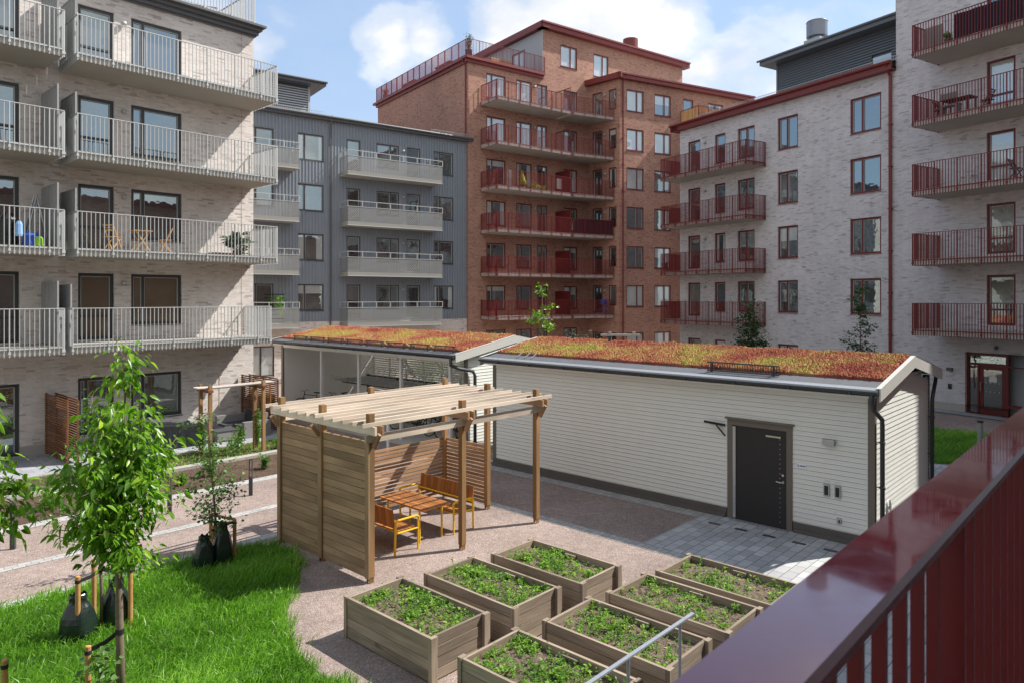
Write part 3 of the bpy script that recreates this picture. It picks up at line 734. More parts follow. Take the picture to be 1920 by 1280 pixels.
m = MB(); m.box(RF, -.95, 20.9, -14.3, -.30, 0, 21.4, rnd=False); m.box(RF, 5.75, 20.8, -12, -.3, 21.4, 24.9, rnd=False); m.build('core', 'siding_dark', RB)
for t in rt:
    for c in cR:
        if t - c[2] > 0: window(RB, RF, c[0], c[1], t - c[2], t, 'frame_red', 'glass_blind' if (t > 15 and c[0] < 4) else 'glass_dark', mull=c[3], sill=c[2] < 2, name='window' if c[2] < 2 else 'balcony_door', o=-.05, fw=.09)
window(RB, RF, 7.23, 8.89, 22.55, 24.2, 'frame_red', 'glass_blind', mull=[.62], o=-.05, fw=.09); window(RB, RF, 10.6, 12.2, 22.4, 24.2, 'frame_red', 'glass_blind', mull=[.62], o=-.05, fw=.09)
# penthouse side (horizontal siding) and its door
PS = bframe(RF.xy(5.53, 0), (-.584, .811), toward=(-60, 40)); dh = [(2.2, 3.9, 22.0, 24.1)]
m = MB(); m.wall(PS, 0, 11.8, 21.6, 24.95, dh)
z = 21.65
while z < 24.9:
    segs = [(0, 11.8)] if not (22.0 - .1 < z < 24.1) else [(0, 2.2), (3.9, 11.8)]
    for a, b_ in segs: m.box(PS, a, b_, .001, .03, z, z + .10, rnd=False)
    z += .15
m.build('penthouse_siding', 'siding_light', RB)
window(RB, PS, 2.2, 3.9, 22.0, 24.1, 'frame_red', 'glass_blind', mull=[.5], sill=False, name='terrace_door', fw=.1, o=.0)
m = MB()
m.box(RF, 5.1, 21.5, -.3, .42, 24.95, 25.02, rnd=False); m.box(RF, 5.1, 21.5, .34, .42, 25.02, 25.42, rnd=False); m.box(PS, -.42, 12.2, .34, .43, 24.95, 25.42, rnd=False)
m.box(RF, 5.1, 21.5, .42, .52, 25.30, 25.42, rnd=False); m.box(PS, -.52, 12.2, -.3, .34, 24.95, 25.01, rnd=False)
m.build('penthouse_eaves', 'fascia_red', RB)
m = MB(); P = [RF.pt(5.1, .4, 25.42), RF.pt(21.5, .4, 25.42), RF.pt(21.5, -6, 25.44), RF.pt(5.1, -6, 25.44)]; m.face(P[::-1]); m.face([P[3], P[2], RF.pt(21.5, -12.3, 25.4), RF.pt(5.1, -12.3, 25.4)][::-1]); m.build('roof', 'roof_sheet', RB)
m = MB(); c = RF.xy(17.9, -3.2); m.box(Fr(c, RF.x), -.62, .62, -.62, .62, 25.4, 26.5, rnd=False); m.cyl(c, .42, 26.5, 26.65, 20); m.cyl(c, .66, 26.65, 27.75, 24); m.build('chimney', 'fascia_red', RB)
m = MB()
m.box(RF, -1.4, 5.53, 0, .30, 21.45, 21.62, rnd=False); m.box(RF, -1.3, 5.53, 0, .14, 21.22, 21.45, rnd=False); m.box(RS, -.32, 14.9, 0, .30, 21.451, 21.619, rnd=False); m.box(RS, 0, 14.6, 0, .14, 21.22, 21.45, rnd=False)
m.build('cornice', 'fascia_red', RB)
m = MB(); railing_mesh(m, [RS.xy(14.5, .12), RF.xy(-1.14, .12), RF.xy(5.6, .12)], 22.85, 21.62, .12, base=21.75, knobs=False); m.build('terrace_railing', 'metal_red', RB)
# projecting right block
CR = (8.07, 53.23)
RR = bframe(CR, (.883, .47)); jw = Vector(RF.xy(SJ, 0)) - Vector(CR); JL = jw.length
RJ = bframe(CR, jw, toward=(-30, 30))
rr = [20.80, 17.82, 14.86, 11.88, 8.90, 5.94, 2.34]
cB = [(.69, 2.33, 1.66, [.62]), (3.37, 5.02, 1.66, [.62]), (6.27, 7.33, 2.05, None), (8.92, 10.55, 1.7, [.5])]
jh = [(.25, .95, 1.55), (1.55, 2.5, 2.1)]
m = MB(); m.wall(RR, 0, 13.4, 0, 21.45, [(c[0], c[1], t - c[2], t) for t in rr for c in cB if t > c[2]])
m.wall(RJ, 0, JL, 0, 21.45, [(c[0], c[1], t - c[2], t) for t in rr for c in jh if t > c[2]])
RX = bframe(RR.xy(13.4, 0), (-.47, .883), toward=(90, 60)); m.wall(RX, 0, 10, 0, 21.45)
m.build('wall', 'brick_red', RB)
m = MB(); m.box(RR, 2.4, 13.3, -9, -.3, 0, 21.4, rnd=False); m.box(RR, .15, 2.6, -2.2, -.4, 0, 21.4, rnd=False); m.build('core', 'siding_dark', RB)
for t in rr:
    for c in cB:
        if t > c[2]: window(RB, RR, c[0], c[1], t - c[2], t, 'frame_red', 'glass_blind' if (t > 14 or t in (5.94, 2.34)) and c[0] < 4 and c[2] < 2 and rng.random() < .75 else 'glass_dark', mull=c[3], sill=c[2] < 2, name='window' if c[2] < 2 else 'balcony_door', o=-.05, fw=.09)
    for c in jh:
        if t > c[2]: window(RB, RJ, c[0], c[1], t - c[2], t, 'frame_red', 'glass_dark', mull=None, sill=False, name='window' if c[2] < 2 else 'balcony_door', o=-.05, fw=.09)
m = MB(); ov = .38
m.box(RR, -ov, 13.75, -.2, ov, 21.45, 21.50, rnd=False); m.box(RR, -ov, 13.75, ov - .08, ov, 21.50, 21.86, rnd=False); m.box(RR, -ov, 13.75, ov, ov + .1, 21.74, 21.86, rnd=False)
m.box(RJ, -ov - .1, JL + .25, ov - .08, ov + .02, 21.452, 21.862, rnd=False); m.box(RJ, -ov, JL + .2, -.2, ov - .08, 21.448, 21.498, rnd=False)
m.build('eaves', 'fascia_red', RB)
m = MB(); P = [RR.pt(-ov, ov, 21.86), RR.pt(13.75, ov, 21.86), RR.pt(13.75, -5, 22.2), RR.pt(-ov, -5, 22.2)]; m.face(P[::-1]); m.face([RJ.pt(-ov, ov, 21.858), RJ.pt(JL, ov, 21.858), RJ.pt(JL, -5, 21.9), RJ.pt(-ov, -5, 21.9)]); m.build('roof', 'metal_light', RB)
downpipe(RB, RR, .30, 0, 21.6, 'metal_red', .06, .10); downpipe(RB, RS, .25, 0, 21.4, 'metal_red', .05, .08); downpipe(RB, RR, 13.2, 0, 21.6, 'metal_red', .06, .1)
P0 = RF.xy(0, 2.05); P1 = (4.36, 51.72); P2 = (7.66, 53.38); W0 = RF.xy(0, 0); W1 = RF.xy(5.2, 0); J = RF.xy(SJ, 0)
W1 = RF.xy((Vector(P1) - RF.o).dot(RF.x), 0)
for k, t in enumerate(rt[:6]):
    zt = t - 2.15; zr = zt + 1.12
    scr = [((P1[0] * .93 + W1[0] * .07, P1[1] * .93 + W1[1] * .07), (W1[0] * .97 + P1[0] * .03, W1[1] * .97 + P1[1] * .03), zt + 1.75, 'frame_red', k > 1)]
    balcony(RB, [W0, W1, P1, P0], [(W0[0] + .05, W0[1] - .05), P0, P1], zt, zr, 'metal_red', pitch=.12, screens=scr, mat_slab='concrete')
    d = (P1[0] + .12, P1[1] + .06); W1b = (W1[0] + .1, W1[1] + .07)
    balcony(RB, [W1b, J, P2, d], [d, P2], zt, zr, 'metal_red', pitch=.12, mat_slab='concrete')
    balcony(RB, [RR.xy(6.05, 0), RR.xy(11.5, 0), RR.xy(11.5, 2.0), RR.xy(6.05, 2.0)], [RR.xy(6.05, .05), RR.xy(6.05, 2.03), RR.xy(11.5, 2.03)], zt, zr, 'metal_red', pitch=.12)
    lamp_part(RB, RF, 4.72, t - .3); lamp_part(RB, RJ, 1.25, t - .35)

# ------------------------------------------------------------------ grey-white brick buildings with dark red balconies (right)
WF = bframe((16.99, 35.5), (-.505, .863))
WB = thing('apartment_building', 'grey-white brick apartment building with dark red eaves, red window frames and a dark louvred penthouse', 'building', WF.pt(0, 0, 0))
TB = thing('apartment_building', 'taller grey-white brick building with red balconies and red entrance door, at right edge', 'building', WF.pt(-5, 0, 0))
wt = [14.93, 11.92, 8.92, 5.94]
cW = [(3.07, 4.39, 1.78, [.55]), (-1.63, 0.0, 1.78, [.62]), (10.25, 11.31, 2.1, None), (8.19, 9.04, 1.78, None), (5.99, 7.24, 1.78, [.5])]
cWg = [(3.07, 4.39, 1.5, [.55]), (10.25, 11.31, 1.5, None), (8.19, 9.04, 1.5, None), (5.99, 7.24, 1.5, [.5])]
SPL = -2.37
m = MB(); m.wall(WF, SPL, 12.04, .35, 15.75, [(c[0], c[1], t - c[2], t) for t in wt for c in cW] + [(c[0], c[1], .95, 2.45) for c in cWg], rev=.15)
WE = bframe(WF.xy(12.04, 0), (.863, .505), toward=(0, 90)); m.wall(WE, 0, 11, .35, 15.75); m.build('wall', 'brick_whitegrey', WB)
m = MB(); m.wall(WF, SPL, 12.04, 0, .35, o=-.01); m.wall(WE, 0, 11, 0, .35, o=-.01); m.build('plinth', 'plinth', WB)
m = MB(); m.box(WF, SPL + .05, 11.95, -10.9, -.3, 0, 15.7, rnd=False); m.build('core', 'plinth', WB)
for t in wt:
    for c in cW: window(WB, WF, c[0], c[1], t - c[2], t, 'frame_red', 'glass_dark', mull=c[3], sill=c[2] < 2, name='window' if c[2] < 2 else 'balcony_door', o=-.07, fw=.10)
for c in cWg: window(WB, WF, c[0], c[1], .95, 2.45, 'frame_red', 'glass_dark', mull=c[3], o=-.07, fw=.10)
m = MB(); m.box(WF, SPL, 12.5, -.2, .42, 15.75, 15.80, rnd=False); m.box(WF, SPL, 12.5, .34, .42, 15.80, 16.16, rnd=False); m.tube([WF.pt(SPL, .50, 16.10), WF.pt(12.5, .50, 16.10)], .085, 8)
m.box(WE, -.42, 11, -.2, .42, 15.748, 16.158, rnd=False); m.build('eaves', 'fascia_red', WB)
m = MB(); P = [WF.pt(SPL, .4, 16.16), WF.pt(12.5, .4, 16.16), WF.pt(12.5, -5, 16.9), WF.pt(SPL, -5, 16.9)]; m.face(P); m.face([P[3], P[2], WF.pt(12.5, -11, 16.2), WF.pt(SPL, -11, 16.2)]); m.build('roof', 'roof_sheet', WB)
m = MB()
s = SPL
while s < 10.5: m.bar(WF.pt(s, .05, 16.2), WF.pt(s, .05, 16.46), .016); s += .11
for z in (16.27, 16.45): m.bar(WF.pt(SPL, .05, z), WF.pt(10.5, .05, z), .02)
m.build('snow_guard', 'metal_light', WB)
WP = Fr(WF.xy(0, -4), WF.x, WF.y)
ph = [(4.7, 5.6, 17.25, 17.75), (.3, 1.4, 17.3, 18.1)]
m = MB(); m.box(WP, SPL, 7.6, -6, -.1, 16.5, 19.5, rnd=False); m.build('penthouse_core', 'roof_sheet', WB)
m = MB(); z = 16.6
while z < 19.45:
    segs = [(SPL, 7.64)]
    for h in ph:
        if h[2] - .08 < z < h[3]: segs = [q for a, b_ in segs for q in ([(a, h[0]), (h[1], b_)] if a < h[0] and b_ > h[1] else [(a, b_)])]
    for a, b_ in segs:
        P = [WP.pt(a, .0, z + .13), WP.pt(b_, .0, z + .13), WP.pt(b_, .05, z), WP.pt(a, .05, z)]; m.face(P, [(a, 0), (b_, 0), (b_, .1), (a, .1)]); m.face([P[3], P[2], WP.pt(b_, 0, z), WP.pt(a, 0, z)])
    z += .15
m.box(WP, 7.56, 7.68, -.05, .08, 16.5, 19.5, rnd=False); m.build('penthouse_siding', 'siding_dark', WB)
for h in ph:
    m = MB(); m.box(WP, h[0], h[1], -.09, -.04, h[2], h[3], rnd=False); m.build('vent_opening', 'frame_dark' if h[0] > 3 else 'glass_blind', WB)
m = MB(); m.box(WP, SPL, 8.3, -6.5, .7, 19.5, 19.62, rnd=False); m.box(WP, SPL, 8.3, .7, .78, 19.5, 19.86, rnd=False); m.box(WP, 8.3, 8.38, -6.5, .78, 19.5, 19.86, rnd=False); m.box(WP, SPL, 8.3, -6.4, .7, 19.84, 19.861, rnd=False); m.tube([WP.pt(SPL, .86, 19.78), WP.pt(8.5, .86, 19.78)], .07, 8)
m.build('penthouse_roof', 'siding_dark', WB)
m = MB(); c = WP.xy(5.5, -.9); m.box(Fr(c, WP.x), -.55, .55, -.5, .5, 19.8, 20.55, rnd=False); m.build('chimney_base', 'siding_light', WB)
m = MB(); m.cyl(c, .42, 20.55, 20.72, 20); m.cyl(c, .60, 20.72, 21.65, 28); m.tube([(c[0], c[1], 21.60), (c[0], c[1], 21.66)], [.62, .60], 28); plain('chimney_metal', (.21, .235, .265), .35, metal=.4); m.build('chimney', 'chimney_metal', WB, smooth=False)
downpipe(WB, WF, SPL + .22, .2, 15.9, 'metal_red', .075, .12)
wr = [13.78, 10.77, 7.77, 4.76]
for k, zr in enumerate(wr):
    zt = zr - 1.13; F = WF
    balcony(WB, [F.xy(5.25, 0), F.xy(12.0, 0), F.xy(12.0, 1.6), F.xy(5.25, 1.6)], [F.xy(5.22, .05), F.xy(5.22, 1.63), F.xy(12.03, 1.63), F.xy(12.03, -.2)], zt, zr, 'metal_red', pitch=.115, mat_slab='concrete')
    lamp_part(WB, WF, 9.8, wt[k] - .32)
# tower at the right edge
tt = [18.0, 15.0, 11.99, 8.96, 5.95]
m = MB(); hs = [(-7.42, -6.32, t - 2.12, t) for t in tt] + [(-10.8, -9.0, t - 1.75, t) for t in tt]
ent = (-7.9, -5.45, 0.0, 2.65)
m.wall(WF, -16, SPL, .35, 20.6, hs + [(ent[0], ent[1], .35, ent[3])], rev=.15)
TS = bframe(WF.xy(SPL, 0), (.863, .505), toward=(0, 90)); m.wall(TS, 0, 11, 16, 20.6, o=.02)
m.build('wall', 'brick_whitegrey', TB)
m = MB(); m.wall(WF, -16, SPL, 0, .35, [(ent[0], ent[1], 0, .35)], o=-.01, rev=.14); m.build('plinth', 'plinth', TB)
m = MB(); m.box(WF, -16, SPL - .05, -10.9, -.9, 0, 20.5, rnd=False); m.build('core', 'plinth', TB)
m = MB(); m.box(WF, -16, SPL + .05, -11, .2, 20.6, 20.9, rnd=False); m.build('roof', 'fascia_red', TB)
for i, t in enumerate(tt):
    window(TB, WF, -7.42, -6.32, t - 2.12, t, 'frame_red', ('glass_blind' if i in (1, 2) else 'glass_dark'), sill=False, name='balcony_door', o=-.07, fw=.10, rail=.62)
    window(TB, WF, -10.8, -9.0, t - 1.75, t, 'frame_red', 'glass_dark', mull=[.4], o=-.07, fw=.1); lamp_part(TB, WF, -7.75, t - .35)
for k, zr in enumerate([16.80] + wr):
    zt = zr - 1.13
    balcony(TB, [WF.xy(-4.4, 0), WF.xy(-13, 0), WF.xy(-13, 2.05), WF.xy(-4.4, 2.05)], [WF.xy(-4.36, .05), WF.xy(-4.36, 2.08), WF.xy(-13, 2.08)], zt, zr, 'metal_red', pitch=.115, mat_slab='concrete')
# entrance
m = MB(); m.box(WF, ent[0], ent[1], -.88, -.80, 0, ent[3], rnd=False); m.build('entrance_recess', 'siding_light', TB)
m = MB()
for (a, b_) in ((-5.53, -5.45), (-7.08, -6.98)): m.box(WF, a, b_, -.30, -.16, .02, 2.62)
m.box(WF, -6.98, -5.53, -.30, -.16, 2.52, 2.62); m.box(WF, -6.98, -5.53, -.30, -.16, 2.10, 2.20); m.box(WF, -5.95, -5.87, -.30, -.16, .02, 2.10); m.box(WF, -6.98, -5.53, -.30, -.16, .02, .08)
e = m.build('entrance_frame', 'frame_red', TB)
m = MB(); m.box(WF, -5.87, -5.53, -.25, -.23, .08, 2.10); m.box(WF, -6.98, -5.53, -.25, -.23, 2.20, 2.52); m.build('pane', 'glass_dark', e)
m = MB(); 
for (a, b_) in ((-6.09, -5.96), (-6.97, -6.82)): m.box(WF, a, b_, -.27, -.19, .09, 2.09)
m.box(WF, -6.82, -6.09, -.27, -.19, .09, .34); m.box(WF, -6.82, -6.09, -.27, -.19, 1.94, 2.09); dr = m.build('entrance_door', 'frame_red', TB)
m = MB(); m.box(WF, -6.82, -6.09, -.24, -.22, .34, 1.94); m.build('pane', 'glass_dark', dr)
m = MB(); m.tube([WF.pt(-6.02, -.19, 1.0), WF.pt(-6.02, -.10, 1.02), WF.pt(-6.02, -.10, 1.38), WF.pt(-6.02, -.19, 1.4)], .014, 8); m.build('handle', 'steel', dr)
m = MB(); m.box(WF, -6.62, -6.32, -.215, -.205, 1.42, 1.66); m.build('paper_notice', 'white_paint', dr)
m = MB()
for z in (1.0, 1.38):
    for i in range(4): m.box(WF, -6.72 + i * .17, -6.69 + i * .17, -.216, -.207, z - .02, z + .02)
m.build('glass_marker', 'white_paint', dr)
m = MB(); m.tube([WF.pt(-6.7, -.05, 2.9), WF.pt(-6.7, .02, 2.9)], .09, 12); m.build('vent_cover', 'frame_dark', TB)
m = MB(); m.box(WF, -4.95, -4.72, 0, .12, 1.78, 1.92); m.build('wall_lamp', 'cornice_dark', TB)
m = MB(); m.box(WF, -4.9, -4.76, 0, .05, .98, 1.2); m.build('key_reader', 'black_plastic', TB)
m = MB(); m.bar(WF.pt(-7.0, .0, 2.13), WF.pt(-7.85, -.1, 2.10), .03, .05); m.box(WF, -7.88, -7.1, -.3, -.1, .42, .52); m.build('entrance_stop', 'frame_red', TB)
gpoly('entrance_step', [(-9, 0), (-3.2, 0), (-3.2, .9), (-9, .9)], .03, 'pavers_terrace', F=WF)

# ------------------------------------------------------------------ the camera's own building: only its courtyard wall and balcony
OF = Fr((BX[0] * -1.35, BX[1] * -1.35), AX, BX)
OB = thing('apartment_building', 'red brick building behind the near balcony, its wall along the paved strip', 'building', OF.pt(0, 0, 0))
oh = [(s, s + 1.5, z, z + 1.6) for s in range(-6, 28, 4) for z in (.9, 7.6)]
m = MB(); m.wall(OF, -12, 30, 0, 11.6, oh, rev=.1); m.wall(Fr(OF.xy(30, 0), (-BX[0], -BX[1]), AX), 0, 9, 0, 11.6); m.build('wall', 'brick_red', OB)
m = MB(); m.box(OF, -12, 29.9, -9, -.2, 0, 11.5, rnd=False); m.build('core', 'plinth', OB)
for h in oh: window(OB, OF, *h, 'frame_red', 'glass_dark', mull=[.5], name='window')
m = MB(); m.box(OF, -12, 30.3, -9, .35, 11.6, 11.95, rnd=False); m.build('roof', 'fascia_red', OB)
m = MB(); m.prism([OF.xy(-4, .01), OF.xy(9, .01), OF.xy(9, 1.62), OF.xy(-4, 1.62)], 3.33, 3.57); bs = m.build('balcony', 'concrete_slab', OB)
BR = thing('balcony_railing', 'dark red glossy balcony railing close in the foreground at lower right', 'railing', G.pt(1, .31, 3.5))
m = MB()
ra, rb = -3.6, 8.8
m.box(G, ra, rb, .266, .364, 4.594, 4.612)
hr = m.build('handrail', 'rail_gloss', BR)
m = MB(); m.box(G, ra, rb, .276, .350, 4.566, 4.5935); m.build('rail_core', 'rail_dark', hr)
bv = hr.modifiers.new('bevel', 'BEVEL'); bv.width = .006; bv.segments = 3
for i in range(int((rb - ra) / .112)):
    a = ra + .05 + i * .112; post = (i % 12 == 10)
    if a < -.4 and not post: continue
    m = MB()
    if post: m.box(G, a - .006, a + .006, .280, .345, 3.45, 4.566)
    else: m.box(G, a - .006, a + .006, .302, .322, 3.52, 4.566)
    if i < 70: m.build('post' if post else 'baluster', 'rail_dark', BR)
m = MB(); m.box(G, ra, rb, .305, .319, 3.60, 3.64); m.build('bottom_rail', 'metal_red', BR)

# ------------------------------------------------------------------ sheds
def clap(m, F, s0, s1, z0, z1, holes=(), pitch=.102, top=None):
    """horizontal lapped boards; top(z) -> (s lo, s hi) for gables"""
    z = z0
    while z < z1 - .005:
        zt = min(z + pitch, z1); lo, hi = (s0, s1) if top is None else top(zt - .02); lo = max(lo, s0); hi = min(hi, s1)
        if hi - lo > .05:
            segs = [(lo, hi)]
            for h in holes:
                if h[2] < (z + zt) / 2 < h[3]: segs = [q for a, b_ in segs for q in ([(a, h[0]), (h[1], b_)] if a < h[0] and b_ > h[1] else [(a, b_)])]
            sg = []
            for a, b_ in segs:
                c_ = a + rng.uniform(.6, 4.2)
                while c_ < b_ - .4: sg.append((a, c_ - .002)); a = c_ + .002; c_ += rng.uniform(3.4, 4.4)
                sg.append((a, b_))
            for a, b_ in sg:
                j = rng.uniform(-.002, .002)
                P = [F.pt(a, .014, zt), F.pt(b_, .014, zt), F.pt(b_, .026 + j, z + .008), F.pt(a, .026 + j, z + .008)]
                Q = [P[3], P[2], F.pt(b_, 0, z + .008), F.pt(a, 0, z + .008)]; U_ = [F.pt(a, 0, zt), F.pt(b_, 0, zt), P[1], P[0]]
                if not F.rh: P = P[::-1]; Q = Q[::-1]
                r = rng.random() * 9
                m.face(P[::-1], [(r, 0), (r + 1, 0), (r + 1, .1), (r, .1)]); m.face(Q[::-1]); m.face(U_)
        z += pitch

def roof(B, ae, ar, ab, ze, zr, b0, b1, name_label=''):
    """gabled shed roof: eave a / ridge a / back eave a"""
    for n_, (a0, a1, z0, z1) in enumerate(((ae, ar, ze, zr), (ar, ab, zr, ze))):
        m = MB(); F = G
        P = [G.pt(a0, b0, z0), G.pt(a1, b0, z1), G.pt(a1, b1, z1), G.pt(a0, b1, z0)]; t = .10
        m.face(P, [(a0, b0), (a1, b0), (a1, b1), (a0, b1)]); m.face([(x, y, z - t) for x, y, z in P][::-1])
        for i in range(4):
            p, q = P[i], P[(i + 1) % 4]; m.face([(p[0], p[1], p[2] - t), (q[0], q[1], q[2] - t), q, p])
        m.build('roof', 'felt', B)
    for (b_, o) in ((b0, -.03), (b1, .03)):
        m = MB()
        for (a0, a1, z0, z1) in ((ae - .02, ar, ze, zr), (ar, ab + .02, zr, ze)):
            for (d0, d1, up, dn) in ((0, o, .045, -.21),):
                P = [G.pt(a0, b_, z0 + dn), G.pt(a1, b_, z1 + dn), G.pt(a1, b_, z1 + up), G.pt(a0, b_, z0 + up)]; Q = [G.pt(a0, b_ + o, z0 + dn), G.pt(a1, b_ + o, z1 + dn), G.pt(a1, b_ + o, z1 + up), G.pt(a0, b_ + o, z0 + up)]
                for i in range(4): m.face([P[i], P[(i + 1) % 4], Q[(i + 1) % 4], Q[i]])
                m.face(P); m.face(Q[::-1])
            P = [G.pt(a0, b_ - .03 * (1 if o > 0 else -1) * 2, z0 + .047), G.pt(a1, b_ - .03 * (1 if o > 0 else -1) * 2, z1 + .047), G.pt(a1, b_ + o * 1.2, z1 + .047), G.pt(a0, b_ + o * 1.2, z0 + .047)]
            m.face(P if o > 0 else P[::-1])
        m.build('bargeboard', 'barge_paint', B)
plain('barge_paint', (.50, .50, .46), .45, var=.05)
def gutter(B, a, b0, b1, z, side=-1):
    m = MB(); n = 7; pr = []
    for i in range(n + 1):
        t = math.pi * i / n; pr.append((a + side * .055 + .062 * math.cos(t), z - .062 * math.sin(t)))
    for (p, q) in zip(pr[:-1], pr[1:]): m.face([G.pt(p[0], b0, p[1]), G.pt(q[0], b0, q[1]), G.pt(q[0], b1, q[1]), G.pt(p[0], b1, p[1])])
    for b_ in (b0, b1): m.face([G.pt(p[0], b_, p[1]) for p in pr])
    for e in (pr[0], pr[-1]): m.tube([G.pt(e[0], b0, e[1]), G.pt(e[0], b1, e[1])], .009, 6)
    b_ = b0 + .5
    while b_ < b1: m.box(G, a - .13 if side < 0 else a, a if side < 0 else a + .13, b_ - .015, b_ + .015, z - .075, z - .02); b_ += 1.2
    m.build('gutter', 'metal_dark', B)
def sedum(B, rects, fz):
    V, F_, T = [], [], []
    m = MB()
    for (a0, a1, b0, b1, n) in rects:
        P = [G.pt(a0, b0, fz(a0) + .05), G.pt(a1, b0, fz(a1) + .05), G.pt(a1, b1, fz(a1) + .05), G.pt(a0, b1, fz(a0) + .05)]
        m.face(P, [(a0, b0), (a1, b0), (a1, b1), (a0, b1)])
        for i in range(4):
            p, q = P[i], P[(i + 1) % 4]; m.face([(p[0], p[1], p[2] - .055), (q[0], q[1], q[2] - .055), q, p])
    bed = m.build('sedum_mat', 'sedum', B); bed['kind'] = 'stuff'
    allV, allF, allT, off = [], [], [], 0
    for (a0, a1, b0, b1, n) in rects:
        a = nrng.uniform(a0, a1, n); b_ = nrng.uniform(b0, b1, n)
        z = np.array([fz(x) for x in a]) + .045; w = to_world(np.stack([a, b_], 1)); base = np.stack([w[:, 0], w[:, 1], z], 1)
        h = nrng.uniform(.010, .036, n) * (1 + .5 * np.sin(a * 5 + np.sin(b_ * 3)) * np.sin(b_ * 4.3)); r = nrng.uniform(.011, .026, n); th = nrng.uniform(0, 6.28, n)
        s = np.stack([np.cos(th), np.sin(th), np.zeros(n)], 1) * r[:, None]; s2 = np.stack([-np.sin(th), np.cos(th), np.zeros(n)], 1) * r[:, None]
        top = base + np.array([0, 0, 1.0]) * h[:, None] + nrng.normal(0, .014, (n, 3))
        Vn = np.stack([base + s, base + s2, base - s, base - s2, top + s * .55, top + s2 * .55, top - s * .55, top - s2 * .55], 1).reshape(-1, 3)
        i = (np.arange(n) * 8)[:, None] + off
        allF += [i + np.array([[4, 5, 6, 7]]), i + np.array([[0, 1, 5, 4]]), i + np.array([[1, 2, 6, 5]]), i + np.array([[2, 3, 7, 6]]), i + np.array([[3, 0, 4, 7]])]
        allV.append(Vn); allT.append(np.repeat(np.clip(nrng.normal(.5, .42, n), -.4, 1.6), 8)); off += n * 8
    o = scatter_mesh('sedum_plants', np.concatenate(allV), np.concatenate(allF), np.concatenate(allT), 'sedum', B); o['kind'] = 'stuff'
def guard(m, a, b0, b1, z, h=.22):
    for zz in (z + .03, z + h): m.bar(G.pt(a, b0, zz), G.pt(a, b1, zz), .02, .03)
    n = int((b1 - b0) / .06)
    for i in range(n + 1): m.bar(G.pt(a, b0 + i * .06, z + .03), G.pt(a, b0 + i * .06, z + h), .012)
    for b_ in (b0 + .12, b1 - .12): m.bar(G.pt(a, b_, z - .04), G.pt(a, b_, z + h), .035); m.bar(G.pt(a, b_, z + h * .8), G.pt(a + .3, b_, z + .04), .025)

# white locked shed ---------------------------------------------------
S2 = thing('storage_shed', 'long white clapboard shed with dark steel door and sedum roof, right of the wooden shelter', 'shed', G.pt(15.22, 4.22, 0))
A0, A1, B0, B1 = 15.22, 19.65, 4.22, 14.72
AE, ARD, AB = 14.86, 17.45, 20.02; ZE, ZR = 3.20, 3.68
fz2 = lambda a: ZE + (ZR - ZE) * (a - AE) / (ARD - AE) if a < ARD else ZR - (ZR - ZE) * (a - ARD) / (AB - ARD)
LW = bframe(G.xy(A0, 0), BX, toward=(0, 0)); RWf = bframe(G.xy(0, B0), AX, toward=(0, 0)); RWf = Fr(G.xy(0, B0), AX, (-BX[0], -BX[1]))
BWf = Fr(G.xy(A1, 0), BX, AX); LWf = Fr(G.xy(0, B1), AX, BX)
door = (5.94, 7.17, .0, 2.13)
m = MB(); m.box(G, A0 + .002, A1 - .002, B0 + .002, B1 - .002, .02, 3.05, rnd=False)
m.box(G, ARD - 1.6, ARD + 1.6, B0 + .004, B1 - .004, 3.05, 3.28, rnd=False); m.build('core', 'shed_paint', S2)
m = MB()
clap(m, LW, B0, B1, .24, 3.05, [(door[0] - .12, door[1] + .12, 0, 2.27)])
def gab(z): 
    if z < 3.0: return (A0, A1)
    k = (z - 3.05 + .02) / (ZR - ZE) * (ARD - AE); return (A0 + k - .1, A1 - k + .1)
clap(m, RWf, A0, A1, .24, 3.60, top=gab); clap(m, LWf, A0, A1, .24, 3.60, top=gab); clap(m, BWf, B0, B1, .24, 3.05)
m.build('wall_boards', 'shed_paint', S2)
m = MB()
m.box(G, A0 - .05, A0 + .0015, B0 - .02, door[0] - .14, .04, .215); m.box(G, A0 - .05, A0 + .0015, door[1] + .14, B1 + .02, .04, .215)
m.box(G, A0 - .09, A0 - .0501, B0 - .05, door[0] - .16, .0, .10); m.box(G, A0 - .09, A0 - .0501, door[1] + .16, B1 + .03, .0, .10)
m.box(G, A0, A1, B0 - .05, B0 + .0015, .0, .215); m.box(G, A0, A1, B1 - .0015, B1 + .05, .0, .215)
m.build('plinth', 'plinth_dark', S2) if 'plinth_dark' in M else None
if 'plinth_dark' not in M:
    plain('plinth_dark', (.11, .10, .092), .8, var=.2); m.build('plinth', 'plinth_dark', S2)
m = MB()
for (a0, a1, b0, b1) in ((A0 - .035, A0 + .09, B0 - .03, B0 + .10), (A0 - .035, A0 + .09, B1 - .10, B1 + .03), (A1 - .09, A1 + .03, B0 - .03, B0 + .1), (A1 - .09, A1 + .03, B1 - .10, B1 + .03)):
    m = MB(); m.box(G, a0, a1, b0, b1, .10, 3.12); m.build('corner_trim', 'trim_taupe', S2)
m = MB(); m.box(G, A0 - .03, A0 + .0, B0 + .1, B1 - .1, 2.90, 3.06, rnd=False); m.box(G, AE + .02, A0 - .031, B0 - .1, B1 + .1, 3.04, 3.08, rnd=False); m.build('soffit', 'shed_paint', S2)
roof(S2, AE, ARD, AB, ZE, ZR, B0 - .20, B1 + .22)
